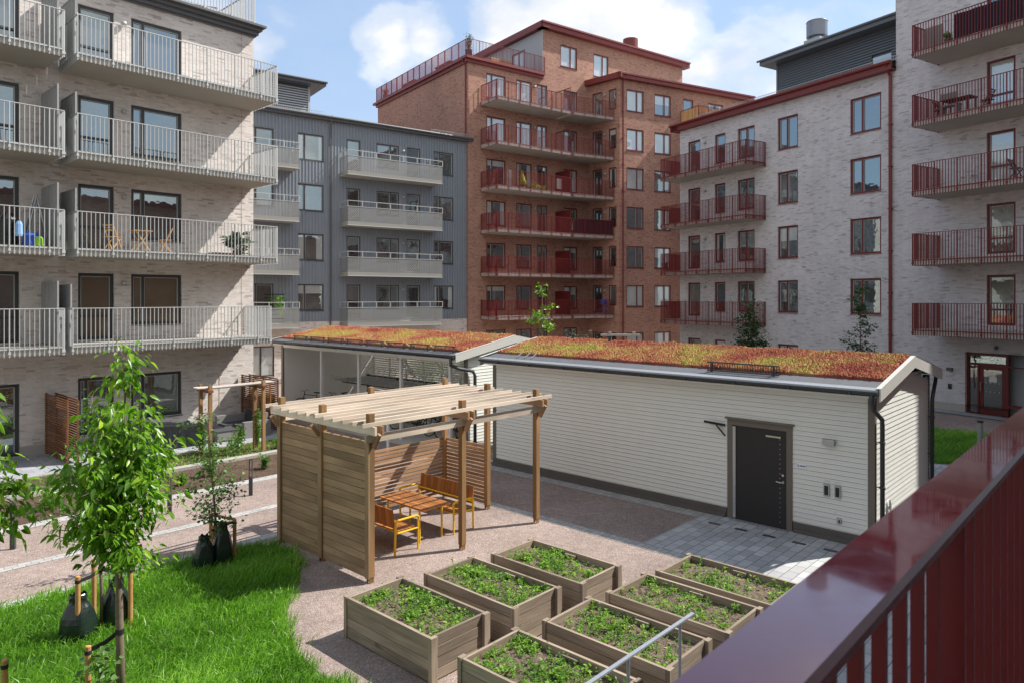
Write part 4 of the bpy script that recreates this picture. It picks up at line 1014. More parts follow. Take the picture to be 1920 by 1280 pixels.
m = MB(); P = [G.pt(AE - .03, B0 - .18, ZE + .012), G.pt(AE + .17, B0 - .18, fz2(AE + .17) + .008), G.pt(AE + .17, B1 + .2, fz2(AE + .17) + .008), G.pt(AE - .03, B1 + .2, ZE + .012)]; m.face(P); m.face([P[3], (P[3][0], P[3][1], P[3][2] - .06), (P[0][0], P[0][1], P[0][2] - .06), P[0]]); m.build('drip_edge', 'galvanised', S2)
gutter(S2, AE - .02, B0 - .2, B1 + .2, ZE - .02); gutter(S2, AB + .02, B0 - .2, B1 + .2, ZE - .02, side=1)
sedum(S2, [(15.52, ARD, B0 - .1, B1 + .12, 42000), (ARD, 19.5, B0 - .1, B1 + .12, 2500)], fz2)
m = MB(); guard(m, 15.30, 6.15, 7.85, fz2(15.30)); m.build('snow_guard', 'metal_dark', S2); m = MB(); guard(m, 19.6, 6.0, 8.0, fz2(19.6)); m.build('snow_guard', 'metal_dark', S2)
m = MB()
for b_ in (13.75, 13.45, 13.2): m.bar(G.pt(15.15, b_, fz2(15.15) + .03), G.pt(15.42, b_, fz2(15.4) + .12), .02)
m.build('roof_bracket', 'galvanised', S2)
m = MB(); m.cyl(G.xy(17.3, 12.0), .05, fz2(17.3), fz2(17.3) + .18, 10); m.cyl(G.xy(17.3, 12.0), .075, fz2(17.3) + .18, fz2(17.3) + .22, 10); m.build('roof_vent', 'metal_dark', S2)
def pipe(B, pts, r=.045):
    m = MB(); m.tube([G.pt(*p) for p in pts], r, 10); a, b_, z = pts[-1]
    for zz in (.35, 1.2, 2.1): m.tube([G.pt(a, b_, zz), G.pt(a, b_, zz + .04)], r + .012, 10); m.bar(G.pt(a, b_, zz + .02), G.pt(a, b_ + .1, zz + .02), .02)
    m.build('downpipe', 'metal_dark', B, smooth=True)
pipe(S2, [(AE - .075, B0 - .08, ZE - .05), (AE - .075, B0 - .08, ZE - .22), (AE + .0, B0 - .10, ZE - .38), (A0 + .12, B0 - .12, ZE - .62), (A0 + .14, B0 - .12, ZE - .75), (A0 + .14, B0 - .12, .12)])
pipe(S2, [(AB + .075, B0 - .08, ZE - .05), (AB + .06, B0 - .08, ZE - .2), (A1 - .12, B0 - .12, ZE - .62), (A1 - .14, B0 - .12, ZE - .75), (A1 - .14, B0 - .12, .12)])
# door
m = MB(); m.box(G, A0 - .05, A0 + .03, door[0] - .12, door[0], .0, 2.25); m.box(G, A0 - .05, A0 + .03, door[1], door[1] + .12, .0, 2.25); m.box(G, A0 - .051, A0 + .03, door[0] - .12, door[1] + .12, 2.13, 2.26); m.box(G, A0 - .10, A0 + .03, door[0] - .16, door[1] + .16, 2.262, 2.30); fr = m.build('door_frame', 'trim_taupe', S2)
m = MB(); m.box(G, A0 - .02, A0 + .02, door[0] + .005, door[1] - .005, .03, 2.125); m.box(G, A0 - .0201, A0 + .02, door[0] - .0, door[1], 0, .03); dr = m.build('door', 'door_dark', S2)
m = MB(); m.box(G, A0 - .045, A0 - .0201, door[1] - .075, door[1] - .005, .04, 2.10); m.build('edge_strip', 'galvanised', dr)
m = MB(); m.box(G, A0 - .06, A0 - .0201, door[0] + .12, door[0] + .45, 1.965, 2.0); m.build('door_closer', 'steel', dr)
m = MB(); m.tube([G.pt(A0 - .02, door[0] + .085, 1.02), G.pt(A0 - .07, door[0] + .085, 1.02), G.pt(A0 - .07, door[0] + .22, 1.02)], .011, 8); m.tube([G.pt(A0 - .019, door[0] + .085, 1.02), G.pt(A0 - .03, door[0] + .085, 1.02)], .028, 12); m.tube([G.pt(A0 - .019, door[0] + .085, 1.17), G.pt(A0 - .035, door[0] + .085, 1.17)], .026, 12); m.build('handle', 'steel', dr)
m = MB()
for i in range(18): m.box(G, A0 - .025, A0 - .0201, door[0] + .145, door[0] + .160, .14 + i * .105, .155 + i * .105)
m.build('rivets', 'steel', dr)
m = MB(); m.box(G, A0 - .16, A0 - .055, door[0] - .05, door[1] + .05, .012, .022); m.build('door_sill_grate', 'galvanised', S2)
for i in range(7):
    t = thing('drain_cover', 'row of small dark drain slots in the grey paving before the white shed', 'drain', G.pt(14.55, 7.3 - i * .62, .01), 'drain slots along the shed'); m = MB(); m.box(G, 14.50, 14.60, 7.3 - i * .62 - .13, 7.3 - i * .62 + .13, .009, .016); m.build('grate', 'metal_dark', t)
m = MB(); m.bar(G.pt(A0 - .03, 7.42, 2.10), G.pt(A0 - .22, 7.78, 2.16), .03, .05); m.bar(G.pt(A0 - .06, 7.34, 1.86), G.pt(A0 - .14, 7.52, 2.10), .03); m.bar(G.pt(A0 - .05, 7.34, 2.10), G.pt(A0 - .16, 7.62, 2.14), .03, .05); m.build('door_stay', 'black_plastic', S2)
m = MB(); m.box(G, A0 - .15, A0 - .025, 4.93, 5.17, 1.98, 2.09); m.box(G, A0 - .13, A0 - .026, 4.95, 5.15, 1.965, 1.98); w = m.build('wall_lamp', 'metal_light', S2)
m = MB(); m.box(G, A0 - .036, A0 - .028, 5.53, 5.73, 1.395, 1.48); plain('sign_plate', (.78, .80, .92), .4, var=.02); w = m.build('door_sign', 'sign_plate', S2)
m = MB()
for (b_, z) in ((5.708, 1.440), (5.690, 1.456), (5.690, 1.424)): m.box(G, A0 - .039, A0 - .0361, b_ - .008, b_ + .008, z - .008, z + .008)
for i in range(9): m.box(G, A0 - .039, A0 - .0361, 5.545 + i * .0135, 5.555 + i * .0135, 1.428, 1.450 if i % 3 else 1.457)
m.build('lettering', 'blue_dark', w) if 'blue_dark' in M else None
if 'blue_dark' not in M: plain('blue_dark', (.02, .03, .09), .5); m.build('lettering', 'blue_dark', w)
for b_ in (5.11, 4.89):
    m = MB(); m.box(G, A0 - .065, A0 - .025, b_ - .06, b_ + .06, .90, 1.15); q = m.build('switch_box', 'metal_light', S2)
    m = MB(); m.box(G, A0 - .075, A0 - .0651, b_ - .038, b_ + .038, .93, 1.12); m.build('switch_cover', 'black_plastic', q)
    m = MB(); m.box(G, A0 - .033, A0 - .026, b_ - .05, b_ + .05, 1.20, 1.225); m.build('switch_label', 'white_paint', q)
m = MB(); m.box(G, A0 - .06, A0 - .025, 4.82, 4.91, .38, .50); q = m.build('socket', 'metal_light', S2); m = MB(); m.box(G, A0 - .066, A0 - .061, 4.84, 4.87, .40, .46); m.build('socket_hole', 'black_plastic', q)
m = MB(); c = G.pt(16.15, B0 - .02, .62)
for r in (.06, .10, .14, .175):
    pts = [(c[0] + AX[0] * r * math.cos(t) - BX[0] * .012, c[1] + AX[1] * r * math.cos(t) - BX[1] * .012, c[2] + r * math.sin(t)) for t in [2 * math.pi * i / 24 for i in range(25)]]; m.tube(pts, .008, 5, cap=False)
m.build('wall_vent', 'metal_light', S2)

plain('white_inside', (.80, .80, .78), .6, var=.04)
# open bicycle shed -----------------------------------------------------
S1 = thing('bicycle_shed', 'open-fronted white bicycle shed with a red sedum roof, behind the wooden shelter', 'shed', G.pt(15.4, 16.4, 0))
a0, a1, b0, b1 = 15.42, 20.1, 16.40, 27.35; ae, ar, ab = 15.02, 17.78, 20.5; ze, zr = 3.20, 3.68
fz1 = lambda a: ze + (zr - ze) * (a - ae) / (ar - ae) if a < ar else zr - (zr - ze) * (a - ar) / (ab - ar)
m = MB(); m.box(G, a0 - .25, a1 + .1, b0 - .05, b1 + .05, 0, .11, rnd=False); m.build('floor_slab', 'concrete', S1)
EW = Fr(G.xy(0, b0), AX, (-BX[0], -BX[1])); m = MB()
def gab1(z):
    if z < 3.0: return (a0 + .2, a1)
    k = (z - 3.03) / (zr - ze) * (ar - ae); return (a0 + .2 + k - .1, a1 - k + .1)
clap(m, EW, a0 + .2, a1, .22, 3.6, top=gab1); m.build('wall_boards', 'shed_paint', S1)
m = MB(); m.box(G, a0 + .3, a1 - .02, b0 + .002, b0 + .12, .11, 3.1, rnd=False); m.box(G, ar - 1.4, ar + 1.4, b0 + .003, b0 + .119, 3.1, 3.34, rnd=False); m.build('end_wall', 'white_inside', S1); m = MB(); m.box(G, a0 + .02, a1 - .02, b1 - .12, b1, .11, 3.1, rnd=False); m.box(G, ar - 1.4, ar + 1.4, b1 - .119, b1, 3.1, 3.34, rnd=False); m.build('end_wall', 'white_inside', S1)
m = MB()
z = .35
while z < 2.45: m.box(G, a1 - .03, a1, b0 + .1, b1 - .12, z, z + .075, rnd=False); z += .10
for i in range(10): m.box(G, a1 - .075, a1 - .031, b0 + .1 + i * 1.19, b0 + .17 + i * 1.19, .11, 3.05)
m.build('slatted_wall', 'shed_paint', S1)
for b_ in (16.9, 19.42, 21.9, 24.4): m = MB(); m.box(G, a0 - .03, a0 + .07, b_ - .05, b_ + .05, .11, 2.92); m.build('column', 'white_paint', S1)
for q in ((a0 - .05, a0 + .08, b1 - .1, b1 + .04, .0, 3.0), (a0 + .15, a0 + .28, b0 - .04, b0 + .02, .1, 3.05), (a1 - .1, a1 + .03, b0 - .04, b0 + .0, .1, 3.0)): m = MB(); m.box(G, *q); m.build('corner_trim', 'trim_taupe', S1)
m = MB(); m.box(G, a0 - .04, a0 + .08, b0 - .02, b1 + .02, 2.92, 3.10, rnd=False); m.box(G, ae + .02, a0 - .041, b0 - .1, b1 + .15, 3.04, 3.08, rnd=False); m.build('eave_beam', 'shed_paint', S1)
m = MB()
for b_ in (19.42, 21.9, 24.4): m.bar(G.pt(a1 - .08, b_, 1.6), G.pt(a1 - 1.6, b_, 3.05), .07); m.box(G, a0, a1, b_ - .035, b_ + .035, 3.0, 3.12)
m.bar(G.pt(a1 - .06, 24.2, 1.5), G.pt(a1 - .06, 25.9, 3.0), .06); m.build('brace', 'shed_paint', S1)
roof(S1, ae, ar, ab, ze, zr, b0 - .2, b1 + .25)
m = MB()
for (p_, q_) in ((ae + .1, ar), (ar, ab - .1)): m.face([G.pt(p_, b0 + .13, fz1(p_) - .125), G.pt(q_, b0 + .13, fz1(q_) - .125), G.pt(q_, b1 - .13, fz1(q_) - .125), G.pt(p_, b1 - .13, fz1(p_) - .125)])
m.build('ceiling', 'white_inside', S1)
gutter(S1, ae - .02, b0 - .2, b1 + .25, ze - .02); gutter(S1, ab + .02, b0 - .2, b1 + .25, ze - .02, side=1)
sedum(S1, [(15.45, ar, b0 - .1, b1 + .15, 36000), (ar, 20.2, b0 - .1, b1 + .15, 2500)], fz1)
m = MB(); b_ = b0 + .1
while b_ < b1 - 1.0: m = MB(); guard(m, 15.30, b_, b_ + 1.12, fz1(15.30), .19); m.build('snow_guard', 'metal_dark', S1); b_ += 1.24

pipe(S1, [(ae - .075, b0 - .05, ze - .05), (ae - .075, b0 - .05, ze - .3), (ae + .2, b0 - .12, ze - .42), (a0 + .42, b0 - .13, ze - .55), (a0 + .5, b0 - .14, ze - .7), (a0 + .5, b0 - .14, .12)], .055)

# bike rack
K = thing('bicycle_rack', 'two-tier dark steel bicycle rack inside the open white shed', 'bicycle rack', G.pt(17.8, 22, .11))
m = MB()
for b_ in (17.2, 19.6, 22.0, 24.4, 26.6): m.box(G, 19.2, 19.3, b_ - .04, b_ + .04, .11, 1.55); m.box(G, 17.9, 19.3, b_ - .03, b_ + .03, 1.36, 1.42)
for (a, z) in ((19.2, 1.5), (17.95, 1.30), (19.3, .16), (17.6, .16)): m.bar(G.pt(a, 17.1, z), G.pt(a, 26.7, z), .05)
m.build('frame', 'metal_dark', K)
for i in range(24):
    b_ = 17.3 + i * .40; m = MB(); m.box(G, 17.45, 19.35, b_ - .05, b_ - .035, 1.42, 1.47); m.box(G, 17.45, 19.35, b_ + .035, b_ + .05, 1.42, 1.47); 
    m.tube([G.pt(17.35, b_ - .14, 1.5), G.pt(17.28, b_ - .10, 1.66), G.pt(17.28, b_ + .10, 1.66), G.pt(17.35, b_ + .14, 1.5), G.pt(17.5, b_, 1.45)], .012, 6)
    m.tube([G.pt(18.7, b_, 1.45), G.pt(18.9, b_, 1.85), G.pt(19.2, b_, 1.9)], .013, 6); m.build('tray', 'metal_grey', K)
def make_bike(label):
    t = thing('bicycle', label, 'bicycle', (0, 0, 0), 'bicycles parked in the shed', local=True)
    rc, bb, hd, st = (-.50, 0, .34), (-.05, 0, .29), (.40, 0, .88), (-.20, 0, .80); fc = (.55, 0, .34)
    m = MB()
    for p, q in ((bb, st), (st, (.37, 0, .82)), (bb, (.42, 0, .72)), (rc, bb), (rc, (-.17, 0, .72)), ((.37, 0, .92), (.43, 0, .66)), ((.43, 0, .66), fc)): m.tube([p, q], .017, 7)
    m.build('bicycle_frame', 'bike_paint', t)
    for c in (rc, fc):
        m = MB(); m.tube([(c[0] + .33 * math.cos(2 * math.pi * i / 28), 0, c[2] + .33 * math.sin(2 * math.pi * i / 28)) for i in range(29)], .018, 6, cap=False); w = m.build('wheel', 'rubber', t)
        m = MB()
        for i in range(14): x = 2 * math.pi * i / 14; m.bar(c, (c[0] + .32 * math.cos(x), 0, c[2] + .32 * math.sin(x)), .004)
        m.tube([(c[0], -.04, c[2]), (c[0], .04, c[2])], .02, 8); m.build('spokes', 'steel', w)
    m = MB(); m.tube([(.36, -.30, .98), (.40, -.12, 1.0), (.38, 0, .96), (.40, .12, 1.0), (.36, .30, .98)], .013, 6); m.tube([(.37, 0, .9), (.38, 0, .97)], .014, 6); m.build('handlebar', 'metal_dark', t)
    m = MB(); m.box(ID, -.34, -.08, -.05, .05, .90, .94); m.tube([(-.2, 0, .78), (-.2, 0, .90)], .013, 6); m.build('saddle', 'rubber', t)
    m = MB(); m.tube([(-.05, -.07, .29), (-.05, .07, .29)], .012, 6); m.bar((-.05, .07, .29), (.08, .07, .18), .02); m.bar((-.05, -.07, .29), (-.18, -.07, .40), .02); m.box(ID, .04, .13, .07, .15, .16, .19); m.box(ID, -.23, -.14, -.15, -.07, .38, .41); m.build('pedals', 'metal_dark', t)
    m = MB(); m.box(ID, -.62, -.24, -.06, .06, .72, .74); m.bar((-.55, 0, .72), (-.5, 0, .36), .012); m.build('rack', 'metal_dark', t)
    return t
plain('bike_paint', (.02, .025, .04), .3, var=.2)
bk = make_bike('dark bicycle standing nearest the right end wall of the open shed'); first = True
bl_ = ['dark bicycle standing nearest the right end wall of the open shed', 'dark bicycle second from the right end wall of the open shed', 'dark bicycle third from the right end wall of the open shed', 'dark bicycle in the middle of the open shed, right of the second column', 'dark bicycle in the open shed left of the second column', 'dark bicycle leaning by the first white column of the open shed', 'dark bicycle at the far left of the open shed, before its white wall']
bl_ += ['dark bicycle just right of the third column of the open shed', 'dark bicycle in the middle of the open shed between two columns', 'dark bicycle left of the middle of the open shed', 'dark bicycle next to the one at the far left of the open shed']
for i, (a, b_) in enumerate(((17.0, 17.4), (17.0, 17.85), (16.9, 18.4), (17.0, 20.2), (16.95, 22.3), (16.8, 23.9), (16.2, 26.3), (17.0, 19.1), (17.0, 21.1), (16.9, 23.2), (16.8, 25.2))):
    rz = RZ + (math.pi if i % 3 == 1 else 0) + rng.uniform(-.08, .08); loc = G.pt(a, b_, .11)
    if i == 6: rz = RZ + math.pi / 2 + .5
    if i == 0: bk.location = loc; bk.rotation_euler = (0, 0, rz); bk['_org'] = (0, 0, 0)
    else: dup(bk, loc, rz, bl_[i])

# ------------------------------------------------------------------ wooden shelter
PG = thing('wooden_shelter', 'new timber shelter with slatted pergola roof and board wall over the yellow benches', 'shelter', G.pt(7.46, 10.25, 0))
posts = [(7.46, 10.25), (7.46, 11.76), (7.46, 13.27), (9.68, 10.25), (9.68, 13.27), (11.94, 10.25), (11.94, 11.78), (11.94, 13.27)]
for (a, b_) in posts:
    m = MB(); m.box(G, a - .055, a + .055, b_ - .055, b_ + .055, .10, 2.97); m.box(G, a - .045, a + .045, b_ - .045, b_ - .035, 0, .12); m.box(G, a - .045, a + .045, b_ + .035, b_ + .045, 0, .12); m.build('post', 'wood_post', PG)

for a in (7.46, 9.68, 11.94):
    for d in (-.0775, .0775):
        m = MB(); m.box(G, a + d - .022, a + d + .022, 9.98, 13.54, 2.62, 2.765); m.build('beam', 'wood_rafter' if a < 8 and d < 0 else 'wood_slat', PG)
for b_ in (10.25 - .0785, 13.27 + .0785):
    m = MB(); m.box(G, 7.30, 12.10, b_ - .022, b_ + .022, 2.475, 2.615); m.build('edge_beam', 'wood_rafter', PG)
for (a, b_) in posts:
    for sgn in (-1, 1):
        m = MB()
        if abs(b_ - 10.25) < .01 and sgn < 0: m.bar(G.pt(a, b_ - .10, 2.38), G.pt(a, b_ - .26, 2.64), .045, .09)
        elif a < 8 and sgn < 0: m.bar(G.pt(a - .08, b_, 2.40), G.pt(a - .24, b_, 2.62), .045, .07)
        else: continue
        m.build('brace', 'wood_slat', PG)
for i in range(12):
    b_ = 9.98 + .10 + i * .304; m = MB()
    e = rng.uniform(-.015, .015); m.box(G, 7.18 + e, 12.28 + e * 2, b_ - .018 + e * .3, b_ + .018 + e * .3, 2.77, 2.838); m.build('rafter', 'wood_rafter', PG)
for (b0_, b1_) in ((10.31, 11.70), (11.82, 13.21)):
    m = MB(); z = .07
    while z < 2.40:
        j = rng.uniform(0, .006); m.box(G, 7.43 + j, 7.455 + j, b0_, b1_, z, z + .133); z += .1415
    m.box(G, 7.4621, 7.475, b0_, b1_, .07, 2.47); m.build('board_wall', 'wood_panel', PG)
for b_ in (10.25, 11.76, 13.27): m = MB(); m.box(G, 7.385, 7.4049, b_ - .055, b_ + .055, .08, 2.60); m.build('wall_batten', 'wood_panel', PG)
m = MB(); z = .12
while z < 1.46:
    m.box(G, 7.53, 9.615, 13.28, 13.30, z, z + .062); m.box(G, 9.745, 11.88, 13.28, 13.30, z, z + .062); z += .088
m.build('slatted_screen', 'wood_slat', PG)
m = MB(); z = .12
while z < 1.46: m.box(G, 11.945, 11.965, 11.84, 13.21, z, z + .062); z += .088
m.build('slatted_screen', 'wood_slat', PG)

# table and benches
def make_table():
    t = thing('picnic_table', 'slatted wooden table on yellow steel legs inside the wooden shelter', 'table', G.pt(9.62, 11.65, 0), rz=RZ, local=True)
    m = MB()
    for i in range(8): x = -.37 + i * .094; m.box(ID, x, x + .082, -.72, .72, .705, .735)
    m.build('table_top', 'wood_bench', t)
    m = MB()
    for y in (-.5, .5): m.tube([(-.3, y, .68), (.34, y, .68)], .018, 8)
    m.tube([(0, -.5, .66), (0, .5, .66)], .018, 8); m.build('table_frame', 'paint_yellow', t)
    for y in (-.52, .52):
        for x in (-.30, .30): m = MB(); m.tube([(x, y, .69), (x, y, .0)], .021, 8); m.build('leg', 'paint_yellow', t)
    return t
make_table()
def make_bench():
    t = thing('bench', 'wooden bench with yellow tubular armrests under the slatted right screen of the shelter', 'bench', (0, 0, 0), 'yellow benches in the shelter', local=True)
    m = MB()
    for i in range(5): x = -.22 + i * .094; m.box(ID, x, x + .082, -.88, .88, .435, .46)
    m.build('seat', 'wood_bench', t)
    m = MB()
    for i in range(15):
        y = -.87 + i * .1175; P = MB
        m.bar((.31, y + .05, .53), (.36, y + .05, .90), .022, .111)
    m.build('backrest', 'wood_bench', t)
    m = MB(); m.tube([(.275, -.9, .60), (.275, .9, .60)], .02, 8); m.tube([(.20, -.88, .42), (.20, .88, .42)], .016, 8); m.tube([(-.2, -.88, .42), (-.2, .88, .42)], .016, 8); m.build('cross_tube', 'paint_yellow', t)
    for y in (-.9, .9):
        m = MB(); m.tube([(.32, y, .0), (.30, y, .64), (.24, y, .67), (-.22, y, .67), (-.27, y, .64), (-.28, y, .56)], .023, 8); m.build('armrest', 'paint_yellow', t)
        m = MB(); m.tube([(-.26, y, 0), (-.26, y, .58)], .021, 8); m.tube([(-.26, y, .42), (.30, y, .42)], .018, 8); m.build('leg', 'paint_yellow', t)
    return t
bn = make_bench(); bn.location = G.pt(10.42, 11.92, 0); bn.rotation_euler = (0, 0, RZ); 
dup(bn, G.pt(8.86, 11.84, 0), RZ + math.pi, 'wooden bench with yellow tubular armrests half hidden behind the tall board wall')

# ------------------------------------------------------------------ raised beds
def bed_plants(n, seed, lush):
    global nrng
    V, F_, T, off = [], [], [], 0
    P, D, L, W, TT = [], [], [], [], []
    cl_ = [(nrng.uniform(-.42, .42), nrng.uniform(-.3, .86) if nrng.random() < .75 else nrng.uniform(-.86, 0), nrng.uniform(.07, .28)) for _ in range(int(10 * lush))]
    for i in range(n):
        if nrng.random() < .72:
            c = cl_[nrng.integers(len(cl_))]; x = np.clip(c[0] + nrng.normal(0, c[2] * .55), -.45, .45); y = np.clip(c[1] + nrng.normal(0, c[2]), -.84, .84)
        else: x, y = nrng.uniform(-.43, .43), nrng.uniform(-.84, .84)
        h = nrng.uniform(.02, .11) * (1.0 if nrng.random() < .9 else 2.2); k = nrng.integers(5, 12); tn = nrng.uniform(.1, .9)
        for j in range(k):
            an = nrng.uniform(0, 6.28); P.append((x + nrng.normal(0, .012), y + nrng.normal(0, .012), .50 + h * nrng.uniform(.05, .8)))
            D.append((math.cos(an), math.sin(an), nrng.uniform(.0, 1.3))); l = nrng.uniform(.016, .050) * (1.6 if tn > .78 else 1); L.append(l); W.append(l * nrng.uniform(.16, .30)); TT.append(np.clip(tn + nrng.normal(0, .12), 0, 1))
    return leaves(P, D, L, W, np.array(TT), .25)
def make_bed(lush, n, label, tall=0):
    t = thing('raised_bed', label, 'planter', (0, 0, 0), 'wooden raised beds on the gravel', local=True)
    x1, y1 = .525, .965
    for sgn in (-1, 1):
        m = MB()
        for k in range(4): z = .02 + k * .146; j = rng.uniform(0, .007); m.box(ID, sgn * (x1 - .045), sgn * (x1 - j), -y1 + .02, y1 - .02, z, z + .138)
        m.build('side_boards', 'wood_grey', t)
        m = MB()
        for k in range(4): z = .02 + k * .146; m.box(ID, -x1 + .046, x1 - .046, sgn * (y1 - .075), sgn * (y1 - .03 - rng.uniform(0, .006)), z, z + .138)
        m.build('end_boards', 'wood_grey', t)
    for sx in (-1, 1):
        for sy in (-1, 1):
            m = MB(); m.box(ID, sx * (x1 - .095), sx * (x1 + .014), sy * (y1 - .045), sy * (y1 + .018), 0, .607); m.build('corner_post', 'wood_grey', t)
    m = MB(); m.box(ID, x1 - .10, x1 - .046, -.10, .12, .50, .56); m.build('inner_cleat', 'wood_grey', t)
    m = MB(); nx, ny = 14, 26
    gx = np.linspace(-x1 + .045, x1 - .045, nx); gy = np.linspace(-y1 + .04, y1 - .04, ny); z = .49 + nrng.normal(0, .008, (nx, ny)) + .02 * np.sin(gx[:, None] * 6) * np.sin(gy[None] * 4)
    for i in range(nx - 1):
        for j in range(ny - 1): m.face([(gx[i], gy[j], z[i, j]), (gx[i + 1], gy[j], z[i + 1, j]), (gx[i + 1], gy[j + 1], z[i + 1, j + 1]), (gx[i], gy[j + 1], z[i, j + 1])])
    m.build('soil', 'soil_light', t)
    V, F_, T = bed_plants(n, 0, lush)
    o = scatter_mesh('seedlings', V, F_, T, 'leaf_weed', t); o['kind'] = 'stuff'
    if tall:
        P, D, L, W = [], [], [], []
        for _ in range(tall):
            x, y = nrng.uniform(-.45, .1), nrng.uniform(.3, .88); H_ = nrng.uniform(.16, .36)
            for j in range(16): an = nrng.uniform(0, 6.28); P.append((x, y, .5 + H_ * j / 16)); D.append((math.cos(an), math.sin(an), .6)); L.append(.05); W.append(.011)
        V, F_, T = leaves(P, D, L, W, np.full(len(P), .55), .2); o = scatter_mesh('tall_weeds', V, F_, T, 'leaf_weed', t); o['kind'] = 'stuff'
    return t
bd = [(6.53, 7.90, 1.0, 640, 'raised bed nearest the shelter wall, full of lush green seedlings, left front', 0), (7.90, 7.71, 1.0, 620, 'raised bed between the front-left bed and the one by the shelter post, dense green seedlings', 2),
      (9.25, 7.53, 1.0, 520, 'raised bed nearest the front right post of the shelter', 2), (6.47, 5.38, 1.1, 560, 'raised bed at the bottom edge, nearest the camera, behind the metal handrail', 1),
      (7.92, 5.25, 1.0, 400, 'raised bed crossed by the end of the galvanised handrail, patchy green and bare soil', 0), (9.27, 5.15, .9, 330, 'raised bed beside the red railing with much bare brown soil, third from the bottom', 0),
      (10.50, 5.04, .85, 300, 'raised bed farthest back, next to the grey paving before the shed door', 2)]
for (a, b_, lush, n, lb, tl) in bd:
    t = make_bed(lush, n, lb, tl); t.location = G.pt(a, b_, 0); t.rotation_euler = (0, 0, RZ + rng.uniform(-.012, .012))

# galvanised handrail at the bottom edge
HRL = thing('handrail', 'galvanised steel handrail with thin posts crossing the nearest raised beds', 'handrail', G.pt(6.5, 4.12, 0))
m = MB(); m.box(G, 1.5, 7.68, 4.10, 4.145, 1.225, 1.245); m.build('top_bar', 'galvanised', HRL)
for a in (7.36, 6.28, 5.2, 4.1, 3.0, 1.9): m = MB(); m.tube([G.pt(a, 4.12, 0), G.pt(a, 4.12, 1.224)], .019, 8); m.build('post', 'galvanised', HRL)

# ------------------------------------------------------------------ bollards
def make_bollard():
    t = thing('bollard', 'dark slotted bollard lamp on the path edge', 'bollard', (0, 0, 0), 'dark bollards along the path', local=True)
    m = MB(); m.box(ID, -.045, .045, -.035, .035, 0, .46); m.build('base', 'metal_dark', t)
    m = MB(); m.box(ID, -.045, -.025, -.034, .034, .46, .90); m.box(ID, .025, .045, -.034, .034, .46, .90); m.box(ID, -.045, .045, -.034, .034, .90, .925); m.build('loop', 'metal_dark', t)
    return t
bo = make_bollard(); lb = ['dark slotted bollard at the left edge, under the overhanging leaves', 'dark slotted bollard half hidden behind the young cherry tree crown', 'dark slotted bollard between the small fruit tree and the shelter', 'dark slotted bollard beside the red glazed entrance door']
for i, (a, b_) in enumerate(((3.63, 16.85), (6.69, 16.95), (8.70, 17.0), (31.4, 3.55))):
    if i == 0: bo.location = G.pt(a, b_, 0); bo.rotation_euler = (0, 0, .2); bo['label'] = lb[0]
    else: dup(bo, G.pt(a, b_, 0), .2, lb[i])
t = thing('bollard', 'light grey round post standing in the grass behind the white shed', 'bollard', G.pt(27.35, 4.37, 0)); m = MB(); m.cyl(G.xy(27.35, 4.37), .085, 0, .93, 16); m.build('post', 'galvanised', t); m = MB(); m.cyl(G.xy(27.35, 4.37), .09, .93, 1.0, 16); m.build('cap', 'metal_dark', t)
m = MB(); m.cyl(G.xy(13.93, 18.2), .05, 0, .95, 12); tag(m.build('bollard', 'white_paint'), 'white round post between the shelter board wall and the bicycle shed', 'bollard')

# ------------------------------------------------------------------ terrace by the pale building
def slat_screen(name, label, group, b0, b1, a, top, z0=.12):
    t = thing(name, label, 'screen', G.pt(a, b0, .05), group); m = MB(); z = z0
    while z < top: m.box(G, a - .012, a + .012, b0, b1, z, z + .045); z += .075
    m.build('slats', 'wood_brown', t); m = MB()
    for b_ in (b0 + .03, (b0 + b1) / 2, b1 - .04): m = MB(); m.box(G, a + .0121, a + .05, b_ - .03, b_ + .03, .05, top); m.build('upright', 'wood_brown', t)
slat_screen('privacy_fence', 'brown slatted screen nearer the left edge against the pale brick wall', 'brown slatted terrace screens', 23.95, 26.2, 6.50, 1.98)
slat_screen('privacy_fence', 'brown slatted screen just right of its twin, behind the young cherry tree', 'brown slatted terrace screens', 23.95, 26.2, 6.78, 1.92)
slat_screen('privacy_fence', 'brown slatted screen behind the garden sofa at the corner of the pale building', 'brown slatted terrace screens', 24.0, 26.2, 13.02, 2.05)
slat_screen('privacy_fence', 'brown slatted screen next to the bicycle shed, outer one of the pair', 'brown slatted terrace screens', 24.0, 26.2, 13.32, 2.0)
AR = thing('garden_arch', 'rustic post and rope arch standing in the planting bed before the garden sofa', 'arch', G.pt(10.7, 22.1, 0))
for (a, b_, h) in ((9.88, 22.6, 2.25), (9.96, 22.1, 2.25), (11.45, 22.1, 2.3), (11.50, 21.62, 2.3)): m = MB(); m.box(G, a - .05, a + .05, b_ - .05, b_ + .05, 0, h); m.build('post', 'wood_brown2', AR) if 'wood_brown2' in M else m.build('post', 'wood_post', AR)
m = MB(); m.box(G, 9.84, 9.90 + .1, 21.95, 22.8, 2.02, 2.10); m.box(G, 11.40, 11.55, 21.45, 22.3, 2.08, 2.16); m.build('cross_beam', 'wood_brown', AR)
m = MB()
for d in (0, .12, .24): m.tube([G.pt(9.6, 22.25 + d, 2.16), G.pt(10.2, 22.18 + d, 2.14), G.pt(10.9, 22.0 + d, 2.17), G.pt(11.9, 21.66 + d, 2.22)], .035, 8)
m.build('rope_beam', 'rope', AR)
SF = thing('garden_sofa', 'dark grey wicker corner sofa with dark cushions on the terrace', 'sofa', G.pt(12.2, 24.6, .05))
m = MB(); m.box(G, 11.9, 12.9, 23.9, 24.6, .09, .40); m.box(G, 11.6, 12.9, 24.6, 25.35, .09, .40); m.build('seat', 'wicker', SF)
